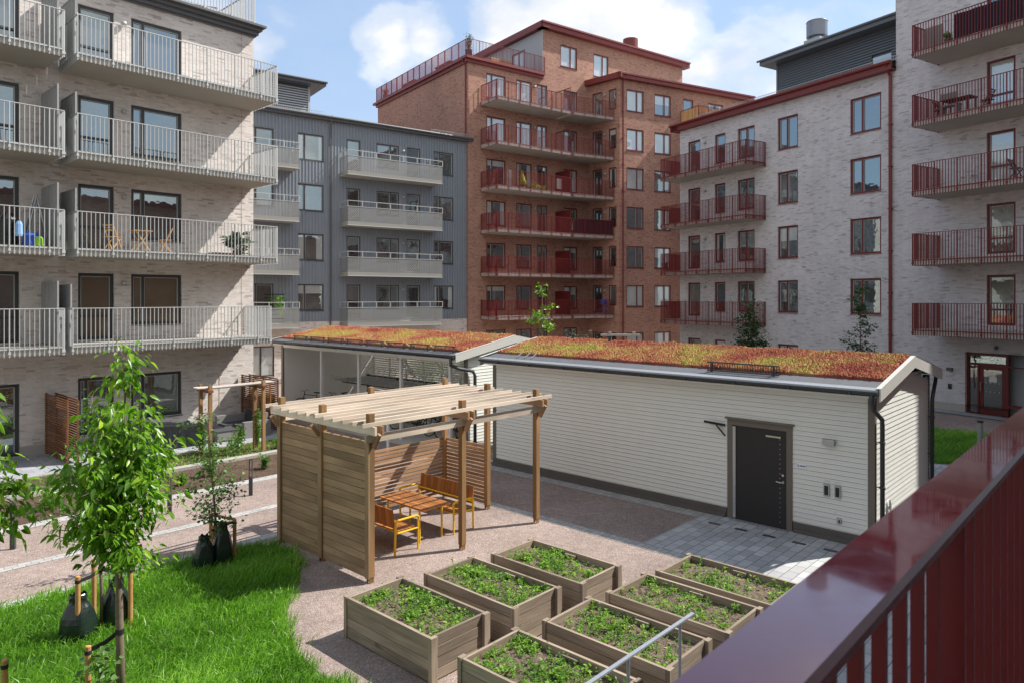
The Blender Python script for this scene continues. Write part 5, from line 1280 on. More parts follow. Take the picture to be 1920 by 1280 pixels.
m = MB(); m.box(G, 12.72, 12.9, 23.9, 25.35, .4, .85); m.box(G, 11.6, 12.72, 25.17, 25.35, .4, .72); m.build('backrest', 'wicker', SF)
m = MB(); m.box(G, 11.9, 12.9, 23.72, 23.899, .05, .62); m.build('armrest', 'wicker', SF)
for q in ((11.92, 12.70, 23.92, 24.58), (11.62, 12.70, 24.61, 25.15)): m = MB(); m.box(G, *q, .401, .47); m.build('cushion', 'cushion', SF)
m = MB(); m.bar(G.pt(12.68, 24.0, .62), G.pt(12.68, 25.1, .66), .12, .46); m.build('cushion', 'cushion', SF)
SO = thing('ottoman', 'low grey wicker table in front of the garden sofa', 'table', G.pt(11.2, 24.2, .05)); m = MB(); m.box(G, 10.95, 11.7, 23.75, 24.35, .09, .40); m.build('body', 'wicker', SO); m = MB(); m.box(G, 10.93, 11.72, 23.73, 24.37, .40, .425); m.build('top', 'cushion', SO)
# covered furniture
m = MB(); nx, ny = 44, 24; hx, hy = 1.08, .60; cx, cy = 9.45, 24.45
def tarp(i, j):
    u_, v_ = i / (nx - 1) * 2 - 1, j / (ny - 1) * 2 - 1; q = max(abs(u_), abs(v_)); ang = math.atan2(v_ * hy, u_ * hx)
    fold = .5 + .5 * math.sin(ang * 17 + 1.3 * math.sin(ang * 5)); top = .80 - (.10 if u_ > .25 else 0) + .03 * math.sin(u_ * 7) * math.cos(v_ * 5)
    if q < .62: k, zz_ = q / .62 * .93, top + .015 * math.sin(u_ * 19 + v_ * 11)
    else: f = (q - .62) / .38; k, zz_ = .93 + .07 * f + .07 * f * fold, top * (1 - f) ** .9 + .05 + .02 * math.sin(ang * 23) * f
    s_ = k / q if q > 1e-6 else 0
    return G.pt(cx + u_ * hx * s_, cy + v_ * hy * s_, zz_)
for i in range(nx - 1):
    for j in range(ny - 1): m.face([tarp(i, j), tarp(i + 1, j), tarp(i + 1, j + 1), tarp(i, j + 1)])
plain('tarp', (.02, .021, .024), .3, var=.3, scale=6)
tag(m.build('covered_table', 'tarp', smooth=False), 'garden table under a crumpled shiny black cover on the terrace', 'covered table')
m = MB(); m.tube([G.pt(12.1, 26.1, .9), G.pt(12.1, 26.1, 2.1)], .02, 6); tag(m.build('broom_handle', 'wood_light'), 'wooden pole leaning on the sunlit brick wall behind the sofa', 'pole')
# kick sled of crates by the shed's left end: flower box on a stand
t = thing('flower_box', 'orange crate with green leaves beside the far slatted screen', 'planter', G.pt(15.2, 28.3, 0)); m = MB(); m.box(G, 14.9, 15.5, 28.1, 28.5, .55, .85); m.build('crate', 'crate_orange', t) if 'crate_orange' in M else None
plain('crate_orange', (.55, .25, .02), .6, var=.2); m.build('crate', 'crate_orange', t)
m = MB(); m.box(G, 14.95, 15.0, 28.1, 28.5, 0, .549); m.box(G, 15.4, 15.45, 28.1, 28.5, 0, .549); m.build('leg', 'metal_dark', t)
P = [G.pt(15.2 + nrng.normal(0, .15), 28.3 + nrng.normal(0, .12), .45 + nrng.uniform(0, .3)) for _ in range(120)]; D = nrng.normal(0, 1, (120, 3)); V, F_, T = leaves(P, D, np.full(120, .12), np.full(120, .03), nrng.uniform(.3, 1, 120), .3); scatter_mesh('plants', V, F_, T, 'leaf_weed', t)

# ------------------------------------------------------------------ trees and plants
def tree(name, label, loc, trunk, tr, branches, leaf, ll, lw, per_m, spread, droop, top_r=.004, group=None, cat='tree', twig=.14, skip=.25):
    """trunk: list of (dx, dy, z); branches: list of (t on trunk 0..1, tip (dx, dy, z), radius)"""
    t = thing(name, label, cat, loc, group, local=True)
    tp = [Vector(p) for p in trunk]
    def along(pts, f):
        f = max(0, min(1, f)) * (len(pts) - 1); i = min(int(f), len(pts) - 2); return pts[i].lerp(pts[i + 1], f - i)
    m = MB(); n = len(tp); m.tube([tuple(p) for p in tp], [tr * (1 - i / (n - 1)) + top_r * (i / (n - 1)) for i in range(n)], 9)
    P, D, L, W, T = [], [], [], [], []
    def leafy(pts, f0, dens, spr):
        Ln = sum((pts[i + 1] - pts[i]).length for i in range(len(pts) - 1)); k = max(3, int(Ln * (1 - f0) * dens))
        for _ in range(k):
            f = f0 + (1 - f0) * nrng.random() ** .8; c = along(pts, f); o = Vector(nrng.normal(0, spr, 3)); o.z *= .8; p = c + o
            if o.length > .03 and nrng.random() < .05: pass
            d = Vector((o.x, o.y, 0)); d = d.normalized() if d.length > 1e-4 else Vector((1, 0, 0))
            d = d + Vector(nrng.normal(0, .55, 3)); d.z = d.z * .5 - droop + nrng.normal(0, .3)
            l = ll * nrng.uniform(.45, 1.2); P.append(tuple(p)); D.append(tuple(d)); L.append(l); W.append(l * lw * nrng.uniform(.8, 1.2)); T.append(min(1, max(0, .30 + nrng.normal(0, .16) + (.35 if nrng.random() < .12 else 0) + .15 * (f > .9))))
    for (f, tip, r) in branches:
        s = along(tp, f); e = Vector(tip); mid = s.lerp(e, .5) + Vector((0, 0, -.05 * (e - s).length + .02)); mid2 = s.lerp(e, .25) + Vector((rng.uniform(-.03, .03), rng.uniform(-.03, .03), -.02))
        pts = [s, mid2, mid, e]; m.tube([tuple(p) for p in pts], [r, r * .75, r * .55, .004], 6)
        leafy(pts, skip, per_m, spread)
        for _ in range(int((e - s).length / twig)):
            c = along(pts, nrng.uniform(skip, 1)); q = c + Vector(nrng.normal(0, .16, 3)); m.tube([tuple(c), tuple(q)], [.005, .002], 4); leafy([c, q], .2, per_m * .7, spread * .7)
    m.build('trunk', 'bark', t, smooth=True)
    V, F_, TT = leaves(P, D, L, W, np.array(T), droop * .35, fine=True); scatter_mesh('crown', V, F_, TT, leaf, t)
    return t
def px(u, v, base, scale, dy=0.0):
    """offset in metres from a trunk foot, measured off a photo print of the tree at the given scale"""
    return ((u - base) / scale, dy, 5 - (v - 558) / scale)
# cherry, scale 157 px per metre at 8.45 m
S = 157.; Bx = 224
tr_ = [(0.02, 0, 0), px(224, 1200, Bx, S), px(222, 1100, Bx, S), px(219, 1040, Bx, S), px(224, 960, Bx, S), px(226, 880, Bx, S, .03), px(230, 800, Bx, S, .02), px(234, 735, Bx, S), px(238, 690, Bx, S)]
br = []
for (f, u, v, dy, r) in ((.44, 118, 985, -.15, .014), (.42, 145, 1030, .2, .012), (.47, 100, 915, .3, .016), (.5, 140, 860, -.35, .016), (.52, 165, 800, .15, .016), (.56, 195, 760, -.1, .014), (.46, 300, 960, .25, .015), (.48, 318, 885, -.2, .016), (.5, 305, 830, .35, .016), (.55, 283, 780, -.15, .014), (.40, 285, 1030, -.35, .01),
                         (.5, 215, 900, -.55, .014), (.5, 235, 900, .55, .014), (.55, 200, 830, -.4, .012), (.55, 250, 840, .4, .012), (.60, 205, 775, .2, .01), (.60, 262, 770, -.1, .01), (.45, 180, 960, -.5, .012), (.45, 255, 980, -.5, .012), (.42, 185, 1010, .45, .012), (.42, 250, 1020, .3, .012), (.47, 130, 940, -.4, .012), (.47, 170, 880, .5, .012), (.38, 275, 1045, .1, .008), (.39, 190, 1050, -.1, .008)):
    br.append((f, px(u, v, Bx, S, dy), r))
for (f, u, v, dy) in ((.72, 250, 815, .05), (.72, 214, 805, -.1), (.80, 252, 770, .1), (.82, 222, 755, -.05), (.86, 246, 735, .05), (.9, 228, 715, 0), (.93, 246, 690, .03), (.96, 228, 680, -.03), (.97, 240, 668, .0), (.98, 236, 664, .02), (.985, 244, 682, .0)): br.append((f, px(u, v, Bx, S, dy), .005))
tree('cherry_tree', 'young cherry tree with large glossy drooping leaves standing on the lawn, left foreground', (-4.69, 8.45, 0), tr_, .052, br, 'leaf_cherry', .118, .23, 95, .105, .7, top_r=.004, twig=.10)
# spray of sparse leaves low on the cherry is part of the same tree; small apple trees behind
S = 125.; Bx = 190
tree('apple_tree', 'thin young apple tree with small pale leaves behind the cherry tree', (-6.14, 10.57, 0), [(0, 0, 0), px(190, 1100, Bx, S), px(184, 1000, Bx, S), px(178, 900, Bx, S), px(174, 800, Bx, S), px(172, 742, Bx, S)],   .028,
     [(.93, px(178, 748, Bx, S), .003), (.90, px(164, 762, Bx, S), .003), (.95, px(172, 738, Bx, S, .03), .003), (.35, px(80, 1000, Bx, S, .1), .009), (.45, px(105, 940, Bx, S, -.1), .009), (.5, px(135, 880, Bx, S, .2), .008), (.62, px(145, 830, Bx, S, -.1), .007), (.62, px(212, 850, Bx, S, .1), .007), (.75, px(155, 790, Bx, S, .1), .005), (.8, px(195, 780, Bx, S, -.1), .005), (.85, px(172, 745, Bx, S), .005), (.4, px(250, 980, Bx, S, .2), .008), (.5, px(120, 965, Bx, S, .3), .008)],
     'leaf_apple', .06, .34, 60, .06, .1, group='small fruit trees')
S = 98.5; Bx = 408
tree('apple_tree', 'small fruit tree in front of the path bollard, held by three stakes with straps', (-5.56, 13.28, 0), [(0, 0, 0), px(408, 985, Bx, S), px(404, 930, Bx, S), px(398, 870, Bx, S), px(396, 820, Bx, S), px(393, 768, Bx, S)], .03,
     [(.25, px(348, 958, Bx, S, .1), .009), (.22, px(440, 962, Bx, S, -.1), .008), (.35, px(452, 893, Bx, S, .1), .008), (.35, px(362, 900, Bx, S, -.15), .008), (.45, px(425, 925, Bx, S, .3), .007), (.5, px(360, 855, Bx, S, .1), .007), (.5, px(435, 860, Bx, S, -.1), .007), (.6, px(440, 838, Bx, S, .15), .006), (.65, px(370, 835, Bx, S, .1), .006), (.75, px(418, 815, Bx, S, -.1), .005), (.8, px(385, 795, Bx, S, .05), .005), (.9, px(392, 770, Bx, S), .005), (.3, px(390, 930, Bx, S, -.3), .008), (.4, px(415, 890, Bx, S, .2), .008), (.3, px(430, 945, Bx, S, .2), .008)],
     'leaf_apple', .075, .36, 95, .075, .1, group='small fruit trees')
S = 165.; Bx = -36
tree('cherry_tree', 'cherry tree branches reaching in at the left edge above the path bollard', (-6.02, 8.0, 0), [(0, 0, 0), px(-36, 1100, Bx, S), px(-34, 1000, Bx, S), px(-36, 880, Bx, S), px(-34, 800, Bx, S), px(-38, 700, Bx, S)], .045,
     [(.5, px(20, 1000, Bx, S, .1), .012), (.55, px(28, 950, Bx, S, -.1), .012), (.6, px(10, 905, Bx, S, .1), .012), (.65, px(-4, 868, Bx, S, .2), .012), (.5, px(-90, 980, Bx, S, .2), .012), (.6, px(-100, 900, Bx, S, -.3), .012), (.7, px(-70, 820, Bx, S, .2), .01), (.5, px(-30, 970, Bx, S, -.4), .012), (.55, px(-20, 920, Bx, S, .5), .012), (.75, px(-40, 780, Bx, S, .2), .01), (.8, px(-20, 740, Bx, S, -.1), .008), (.52, px(14, 975, Bx, S, .2), .01), (.55, px(18, 930, Bx, S, .3), .01)],
     'leaf_cherry', .135, .22, 60, .09, .8)
# shrub at the bottom edge around the near stake
tree('young_tree', 'small leafy sapling beside the nearest stake at the bottom edge', (-4.85, 8.3, 0), [(0, 0, 0), (.0, 0, .4), (.03, 0, .75)], .012, [(.5, (-.14, .1, .72), .005), (.7, (.16, -.1, .8), .005), (.4, (-.25, -.1, .5), .005), (.5, (.18, .1, .5), .005), (.9, (.02, 0, .85), .004), (.3, (.0, -.25, .4), .005)], 'leaf_apple', .085, .36, 60, .06, .2, cat='sapling')
# trees beyond the sheds
tree('deciduous_tree', 'slender tree with a bare trunk and three leaf clumps before the red balconies', (1.5, 36, 0), [(0, 0, 0), (.05, 0, 1.8), (.0, 0, 3.4), (.05, 0, 4.6), (.0, 0, 5.6)], .06, [(.62, (-.45, 0, 4.35), .02), (.6, (.5, .1, 3.5), .02), (.72, (.45, -.1, 4.5), .02), (.85, (.05, 0, 5.6), .015), (.65, (-.5, .2, 3.7), .02), (.7, (.0, -.3, 4.1), .02), (.9, (-.15, .1, 5.3), .012), (.62, (.4, .1, 3.3), .02)], 'leaf_cherry', .15, .34, 60, .15, .5, skip=.5)
tree('deciduous_tree', 'dense dark green pointed tree in front of the lowest balcony of the grey-white building', (10.2, 30, 0), [(0, 0, 0), (.0, 0, 1.5), (.0, 0, 3), (-.1, 0, 4.7)], .05, [(.45, (-.6, 0, 3.1), .02), (.45, (.6, .1, 3.2), .02), (.5, (-.4, .3, 3.7), .02), (.55, (.45, -.2, 3.7), .02), (.6, (0, .3, 3.9), .015), (.7, (-.25, 0, 4.3), .012), (.9, (-.1, 0, 4.85), .012), (.7, (.15, 0, 4.4), .012), (.4, (.0, -.6, 2.9), .02), (.4, (-.2, .6, 2.9), .02), (.38, (.5, .3, 2.6), .02), (.38, (-.6, -.2, 2.5), .02)], 'leaf_dark', .12, .4, 110, .15, .1)
tree('deciduous_tree', 'forked dark green young tree before the wide windows left of the red downpipe', (13.3, 27, 0), [(0, 0, 0), (.0, 0, 1.5), (.02, 0, 3), (.0, 0, 4.2), (-.02, 0, 5.5)], .045, [(.5, (-.55, 0, 3.45), .016), (.45, (.6, .1, 3.2), .016), (.42, (-.85, .1, 2.95), .016), (.6, (.45, -.1, 4.0), .014), (.65, (.28, .1, 4.6), .012), (.75, (-.02, 0, 5.0), .012), (.9, (0, 0, 5.55), .01), (.6, (-.25, .2, 3.6), .014), (.5, (.1, -.2, 3.4), .014), (.8, (-.05, 0, 5.2), .012)], 'leaf_dark', .085, .42, 130, .085, .1)
def shrub(name, label, loc, r, h, n, leaf, ll, group=None, cat='shrub', stems=7):
    t = thing(name, label, cat, loc, group, local=True); m = MB(); P, D, L, W, T = [], [], [], [], []
    for i in range(stems):
        a = rng.uniform(0, 6.28); q = rng.uniform(.2, 1) * r; e = (math.cos(a) * q, math.sin(a) * q, h * rng.uniform(.6, 1.05)); md = (e[0] * .4, e[1] * .4, e[2] * .55); m.tube([(0, 0, 0), md, e], [.01, .007, .002], 5)
        for _ in range(n // stems):
            f = nrng.uniform(.15, 1); p = Vector(md).lerp(Vector(e), max(0, f * 2 - 1)) if f > .5 else Vector((0, 0, 0)).lerp(Vector(md), f * 2)
            o = nrng.normal(0, r * .16, 3); P.append((p.x + o[0], p.y + o[1], max(.02, p.z + o[2]))); D.append((o[0] + nrng.normal(0, .05), o[1] + nrng.normal(0, .05), abs(nrng.normal(.03, .05)))); l = ll * nrng.uniform(.6, 1.2); L.append(l); W.append(l * .3); T.append(np.clip(nrng.normal(.42, .2), 0, 1))
    m.build('stems', 'bark', t); V, F_, TT = leaves(P, D, L, W, np.array(T), .15); scatter_mesh('foliage', V, F_, TT, leaf, t); return t
shrub('pine_shrub', 'silvery blue-green shrub showing above the red sedum ridge', (3.1, 31, 1.6), .75, 1.95, 900, 'leaf_silver', .11, stems=14)
shrub('pine_shrub', 'small dull green bush just left of the silvery shrub behind the ridge', (1.85, 31, 1.6), .3, 1.6, 260, 'leaf_dark', .08, stems=7)
m = MB(); m.box(ID, 3.9, 5.6, 30.95, 31.1, 3.32, 3.40); m.box(ID, 4.25, 4.37, 30.97, 31.08, 0, 3.5); m.box(ID, 5.3, 5.42, 30.97, 31.08, 0, 3.5); tag(m.build('garden_arch', 'rope'), 'pale timber crossbar arch just above the sedum ridge in front of the red building', 'arch')
for i, (x, y, r, h) in enumerate(((-2.6, 34.5, 1.1, 2.6), (-.6, 36, 1.3, 2.9), (-4.6, 38, 1.0, 2.2))):
    shrub('hedge_bush', ['dense green bush seen through the slats of the bicycle shed', 'largest bush behind the bicycle shed opening', 'farther bush behind the bicycle shed, left side'][i], (x, y, 0), r, h, 2200, 'leaf_weed', .14, stems=40)
# perennials in the long planting bed
pls = [(8.9, 19.6, .28, .55), (10.3, 19.3, .22, .4), (9.75, 21.6, .3, .45), (10.6, 21.7, .3, .6), (11.0, 22.3, .2, .9), (12.1, 21.6, .4, .35), (7.2, 19.7, .35, .45), (5.9, 21.7, .35, .4), (4.9, 19.4, .3, .5), (4.3, 21.6, .25, .35), (6.6, 21.6, .4, .5), (3.2, 19.6, .4, .6), (8.3, 21.9, .35, .3), (9.9, 22.55, .22, 1.3), (11.52, 22.05, .15, 1.4), (7.9, 19.2, .2, .3), (5.5, 19.2, .2, .3), (6.2, 19.9, .3, .5)]
pl_l = ['leafy plant in the middle of the lower soil strip right of the small fruit tree', 'small plant at the right end of the lower soil strip beside the shelter', 'plant in the upper soil strip left of the rustic arch', 'plant between the posts of the rustic arch', 'climbing plant at the foot of the right arch posts', 'low plants at the right end of the upper soil strip', 'plant in the lower soil strip left of the small fruit tree', 'plant in the upper soil strip behind the thin apple tree', 'plant at the left part of the lower soil strip', 'small plant near the left edge of the upper soil strip', 'plant by the near brown slatted screen', 'plant in the lower soil strip at the left edge', 'low plant under the black furniture cover', 'climbing plant on the left arch post', 'climbing plant on the right arch post', 'tiny plant behind the small fruit tree trunk', 'tiny plant left of the second bollard', 'bushy plant just behind the cherry tree crown']
for (a, b_, r, h), l in zip(pls, pl_l): shrub('garden_plant', l, G.pt(a, b_, 0), r, h, int(240 + 500 * r * h * 4), 'leaf_apple' if rng.random() < .6 else 'leaf_weed', .07, group='young plants in the soil strips', cat='plant')
tag(grass('ground_cover', [(-2, 21.2), (13, 21.2), (13, 23.0), (-2, 23.0)], 5000, (2, 13, 21.2, 23.0), .03, .10, .012), 'sprouting weeds scattered over the upper soil strip', 'weeds')

# stakes, straps, watering bags ---------------------------------------
def stake(x, y, h, label, group='round tree stakes'):
    t = thing('tree_stake', label, 'stake', (x, y, 0), group, local=True); m = MB(); m.tube([(0, 0, 0), (0, 0, h - .01), (0, 0, h)], [.034, .034, .026], 12); m.build('stake', 'stake', t)
    m = MB(); m.tube([(0, 0, h - .10), (0, 0, h - .055)], [.039, .039], 12); m.build('strap_band', 'rubber', t); return t
def strap(p, q, label):
    m = MB(); mid = ((p[0] + q[0]) / 2, (p[1] + q[1]) / 2, (p[2] + q[2]) / 2 - .03); m.bar(p, mid, .012, .05); m.bar(mid, q, .012, .05); m.tube([(q[0], q[1], q[2] - .03), (q[0], q[1], q[2] + .03)], [.05, .05], 10); tag(m.build('tree_strap', 'rubber'), label, 'strap', 'black straps holding the young trees')
stake(-4.98, 8.30, .92, 'stake nearest the cherry trunk with a black strap, bottom edge'); strap((-4.98, 8.30, .86), (-4.69, 8.45, 1.02), 'black strap from the nearest stake to the cherry trunk')
stake(-5.76, 8.02, .90, 'stake at the lower left corner')
stake(-6.42, 10.85, .98, 'stake behind the left watering bag of the thin apple tree'); stake(-6.28, 10.22, .98, 'stake in front of the left watering bag of the thin apple tree'); stake(-5.78, 10.7, .95, 'stake right of the cherry trunk, at the thin apple tree')
strap((-6.28, 10.22, .9), (-6.14, 10.57, .95), 'black strap on the left stake of the thin apple tree'); strap((-5.78, 10.7, .88), (-6.14, 10.57, .95), 'black strap on the right stake of the thin apple tree')
stake(-5.86, 13.75, .80, 'left stake of the small fruit tree'); stake(-5.62, 13.30, .72, 'front stake of the small fruit tree between the bags'); stake(-5.28, 13.45, .80, 'right stake of the small fruit tree')
for p, l in (((-5.86, 13.75, .74), 'black strap on the left stake of the small fruit tree'), ((-5.62, 13.30, .66), 'black strap on the front stake of the small fruit tree'), ((-5.28, 13.45, .74), 'black strap on the right stake of the small fruit tree')): strap(p, (-5.56, 13.28, .78), l)
m = MB(); m.bar((-5.86, 13.75, .79), (-5.28, 13.45, .79), .03, .045); tag(m.build('tree_brace', 'stake'), 'short wooden crossbar joining two stakes of the small fruit tree', 'crossbar')
def wbag(x, y, r, h, label, sq=1.0):
    m = MB(); n = 22; prof = [(0.86, 0), (1.0, .12), (1.02, .35), (.92, .62), (.66, .84), (.42, .95), (.50, 1.04), (.46, 1.10)]; ring = []; ph = rng.uniform(0, 6)
    for (q, z) in prof:
        ring.append([(x + r * q * (1 + .07 * math.sin(5 * a + ph + z * 3) + .05 * math.sin(11 * a + z * 9)) * math.cos(a), y + r * q * sq * (1 + .07 * math.sin(4 * a + ph) + .05 * math.sin(9 * a - z * 7)) * math.sin(a), h * z * (1 + (.05 * math.sin(6 * a) if z > .9 else 0))) for a in [2 * math.pi * i / n for i in range(n)]])
    for k in range(len(ring) - 1):
        for i in range(n): j = (i + 1) % n; m.face([ring[k][i], ring[k][j], ring[k + 1][j], ring[k + 1][i]])
    m.face(ring[-2]); o = m.build('watering_bag', 'green_bag', smooth=False); tag(o, label, 'watering bag', 'dark plastic watering bags')
    s = o.modifiers.new('weld', 'WELD'); s.merge_threshold = .0005; s = o.modifiers.new('sub', 'SUBSURF'); s.levels = 1; s.render_levels = 1
wbag(-6.36, 10.36, .24, .60, 'dark plastic watering bag in the grass left of the cherry trunk'); wbag(-6.02, 10.75, .21, .66, 'dark plastic watering bag directly behind the cherry trunk')
wbag(-5.66, 12.98, .20, .58, 'left dark watering bag at the small fruit tree'); wbag(-5.42, 13.22, .19, .72, 'taller right dark watering bag at the small fruit tree')

# ------------------------------------------------------------------ things on the balconies
def fold_chair(label, loc, rz, mt='wood_light', group='folding balcony chairs'):
    t = thing('folding_chair', label, 'chair', loc, group, rz=rz, local=True)
    for y in (-.19, .19):
        m = MB(); m.bar((.20, y, 0), (-.20, y, .86), .022, .035); m.build('back_leg', mt, t); m = MB(); m.bar((-.22, y * .85, 0), (.20, y * .85, .44), .022, .035); m.build('front_leg', mt, t)
    m = MB()
    for i in range(5): m.box(ID, -.17 + i * .08, -.11 + i * .08, -.2, .2, .44, .458)
    m.build('seat', mt, t); m = MB()
    for z in (.66, .74, .82): m.bar((-.105 - (z - .62) * .44, -.19, z), (-.105 - (z - .62) * .44, .19, z), .014, .05)
    m.build('backrest', mt, t); m = MB(); m.bar((.18, -.19, .04), (.18, .19, .04), .02, .03); m.bar((-.2, -.16, .04), (-.2, .16, .04), .02, .03); m.build('stretcher', mt, t); return t
def fold_table(label, loc, rz, mt='wood_light'):
    t = thing('folding_table', label, 'table', loc, rz=rz, local=True); m = MB()
    for i in range(6): m.box(ID, -.3 + i * .1, -.21 + i * .1, -.29, .29, .70, .722)
    m.build('table_top', mt, t)
    for y in (-.22, .22):
        m = MB(); m.bar((-.26, y, 0), (.22, y, .70), .022, .038); m.build('leg', mt, t); m = MB(); m.bar((.26, y * .85, 0), (-.22, y * .85, .70), .022, .038); m.build('leg', mt, t)
    return t
z0 = 6.52
fold_chair('light wooden folding chair left of the small table, third balcony up on the pale building', LF.pt(8.15, 1.05, z0), RZ + .5); fold_table('small light wooden folding table on the pale building balcony', LF.pt(9.05, .95, z0), RZ); fold_chair('light wooden folding chair right of the small table, seen from its side', LF.pt(9.85, 1.0, z0), RZ + math.pi - .25)
shrub('agave_plant', 'large pale green potted leaves at the right end of the pale building balcony', LF.pt(12.35, 1.1, z0), .55, .75, 60, 'leaf_silver', .42, cat='potted plant', stems=6)
m = MB(); m.cyl(LF.xy(12.35, 1.1), .16, z0, z0 + .22, 14); tag(m.build('flower_pot', 'pot'), 'dark pot under the large pale leaves on the balcony', 'pot')
m = MB(); m.prism([LF.xy(11.3, .9), LF.xy(12.1, .7), LF.xy(12.15, 1.25), LF.xy(11.4, 1.4)], z0 + .001, z0 + .09); tag(m.build('low_bench', 'wood_brown'), 'low brown board lying on the balcony beside the potted leaves', 'board')
t = thing('step_ladder', 'aluminium step ladder leaning up on the left-edge balcony', 'ladder', LF.pt(6.05, .9, z0))
m = MB(); 
for d in (-.2, .2):
    m.bar(LF.pt(6.05 - .32, .9 + d, z0), LF.pt(6.05, .9 + d * .6, z0 + 1.6), .03, .06)
for i in range(6): f = (i + .6) / 6.6; m.bar(LF.pt(5.73 + .32 * f, .9 - .2 * (1 - .4 * f), z0 + 1.6 * f), LF.pt(5.73 + .32 * f, .9 + .2 * (1 - .4 * f), z0 + 1.6 * f), .06, .02)
m.build('steps', 'galvanised', t); m = MB()
for d in (-.2, .2): m.bar(LF.pt(6.05 + .32, .9 + d, z0), LF.pt(6.05, .9 + d * .6, z0 + 1.6), .03, .045)
m.build('support_legs', 'galvanised', t)
for (a, o, w, h, mt, l, nm, ct) in ((5.35, .9, .26, 1.0, 'black_plastic', 'black trolley bag on the left-edge balcony', 'trolley_bag', 'bag'), (5.55, 1.25, .11, .45, 'blue_light', 'light blue bag hanging before the black trolley bag', 'tote_bag', 'bag'), (5.85, 1.3, .24, .42, 'blue', 'blue cool box under the step ladder', 'cool_box', 'box'), (6.0, 1.5, .12, .30, 'lime', 'lime green bag beside the blue box', 'carrier_bag', 'bag')):
    m = MB(); zb = z0 + (.3 if 'blue_light' == mt else .001); p = LF.xy(a, o)
    m.tube([(p[0], p[1], zb), (p[0], p[1], zb + h * .12), (p[0], p[1], zb + h * .8), (p[0], p[1], zb + h)], [w * .9, w, w * .92, w * .55], 10); tag(m.build(nm, mt), l, ct)
# red building
zt = 14.78 - 2.15
def at_red(s, o, z): return RF.pt(s, o, z)
m = MB(); p = RF.xy(2.6, 1.4); m.tube([(p[0], p[1], zt + .3), (p[0], p[1], zt + .5), (p[0], p[1], zt + 1.2)], [.24, .27, .03], 14); t = thing('potted_conifer', 'yellow-green cone-shaped conifer in a pot on the third red balcony', 'potted plant', RF.pt(2.6, 1.4, zt)); m.build('foliage_core', 'leaf_yellow', t); m = MB(); m.cyl(p, .17, zt, zt + .3, 12); m.build('pot', 'pot', t)
P = nrng.normal(0, 1, (500, 3)); hh = nrng.uniform(0, 1, 500); P = np.stack([p[0] + P[:, 0] * .10 * (1.3 - hh), p[1] + P[:, 1] * .10 * (1.3 - hh), zt + .3 + hh * .95], 1); V, F_, T = leaves(P, nrng.normal(0, 1, (500, 3)) + [0, 0, 1], np.full(500, .07), np.full(500, .02), nrng.uniform(0, 1, 500)); scatter_mesh('foliage', V, F_, T, 'leaf_yellow', t)
for (s, l, mt, h, w) in ((1.0, 'patterned folding screen standing at the left end of the third red balcony', 'curtain', 1.0, .35), (5.35, 'white and blue towels hanging on the third red balcony rail', 'cloth_white', .8, .5)):
    m = MB(); n = 12
    for i in range(n): a0_ = s + w * i / n; o_ = 1.85 + .02 * math.sin(i * 2.1); o2 = 1.85 + .02 * math.sin((i + 1) * 2.1); m.face([RF.pt(a0_, o_, zt + (.05 if mt == 'curtain' else .2)), RF.pt(a0_ + w / n, o2, zt + (.05 if mt == 'curtain' else .2)), RF.pt(a0_ + w / n, o2, zt + .15 + h), RF.pt(a0_, o_, zt + .15 + h)])
    o = m.build('folding_screen' if mt == 'curtain' else 'towel', mt); s_ = o.modifiers.new('s', 'SOLIDIFY'); s_.thickness = .02; tag(o, l, 'screen' if mt == 'curtain' else 'towel')
for i, (s, o_, h) in enumerate(((3.4, 1.5, .5), (3.9, 1.6, .4), (4.4, 1.5, .35))): shrub('flower_pot_plant', ['leafy flower plant right of the yellow conifer', 'middle small flower plant on the third red balcony', 'small flower plant before the balcony door, third red balcony'][i], RF.pt(s, o_, zt), .22, h, 160, 'leaf_weed' if i != 1 else 'leaf_yellow', .08, cat='plant', group='flowers on the third red balcony')
# dark cloth along the right half of the fourth balcony
zt = 11.84 - 2.15; A_ = Vector((P1[0] + .16, P1[1] + .14)); B_ = Vector((P2[0] - .05, P2[1] + .03)); Fc = Fr(A_, B_ - A_); L_ = (B_ - A_).length; m = MB()
for i in range(40): f0, f1 = L_ * i / 40, L_ * (i + 1) / 40; m.face([Fc.pt(f0, .015 * math.sin(i), zt + .05), Fc.pt(f1, .015 * math.sin(i + 1), zt + .05), Fc.pt(f1, .015 * math.sin(i + 1), zt + 1.08), Fc.pt(f0, .015 * math.sin(i), zt + 1.08)])
o = m.build('privacy_cloth', 'dark_cloth'); s_ = o.modifiers.new('s', 'SOLIDIFY'); s_.thickness = .01; tag(o, 'dark purple cloth stretched along the right half of the fourth red balcony', 'cloth')
shrub('hanging_plant', 'pale green hanging plant above the dark cloth on the fourth red balcony', RF.pt(7.2, 1.3, zt + 1.15), .2, .5, 120, 'leaf_weed', .1, cat='plant')
m = MB(); m.box(RF, 6.1, 6.5, 1.55, 1.95, 1, 1.01); m = MB(); p = (7.0, 53.3); zt = 5.86 - 2.15; m.box(ID, 6.7, 7.15, 53.3, 53.35, zt + .75, zt + 1.15); m.box(ID, 6.6, 7.2, 53.0, 53.3, zt + .4, zt + .45)
for (x, y) in ((6.62, 53.02), (7.18, 53.02), (6.62, 53.28), (7.18, 53.28)): m.bar((x, y, zt), (x, y, zt + .4), .03)
tag(m.build('balcony_chair', 'blue'), 'blue chair on the lowest red balcony, right half', 'chair')
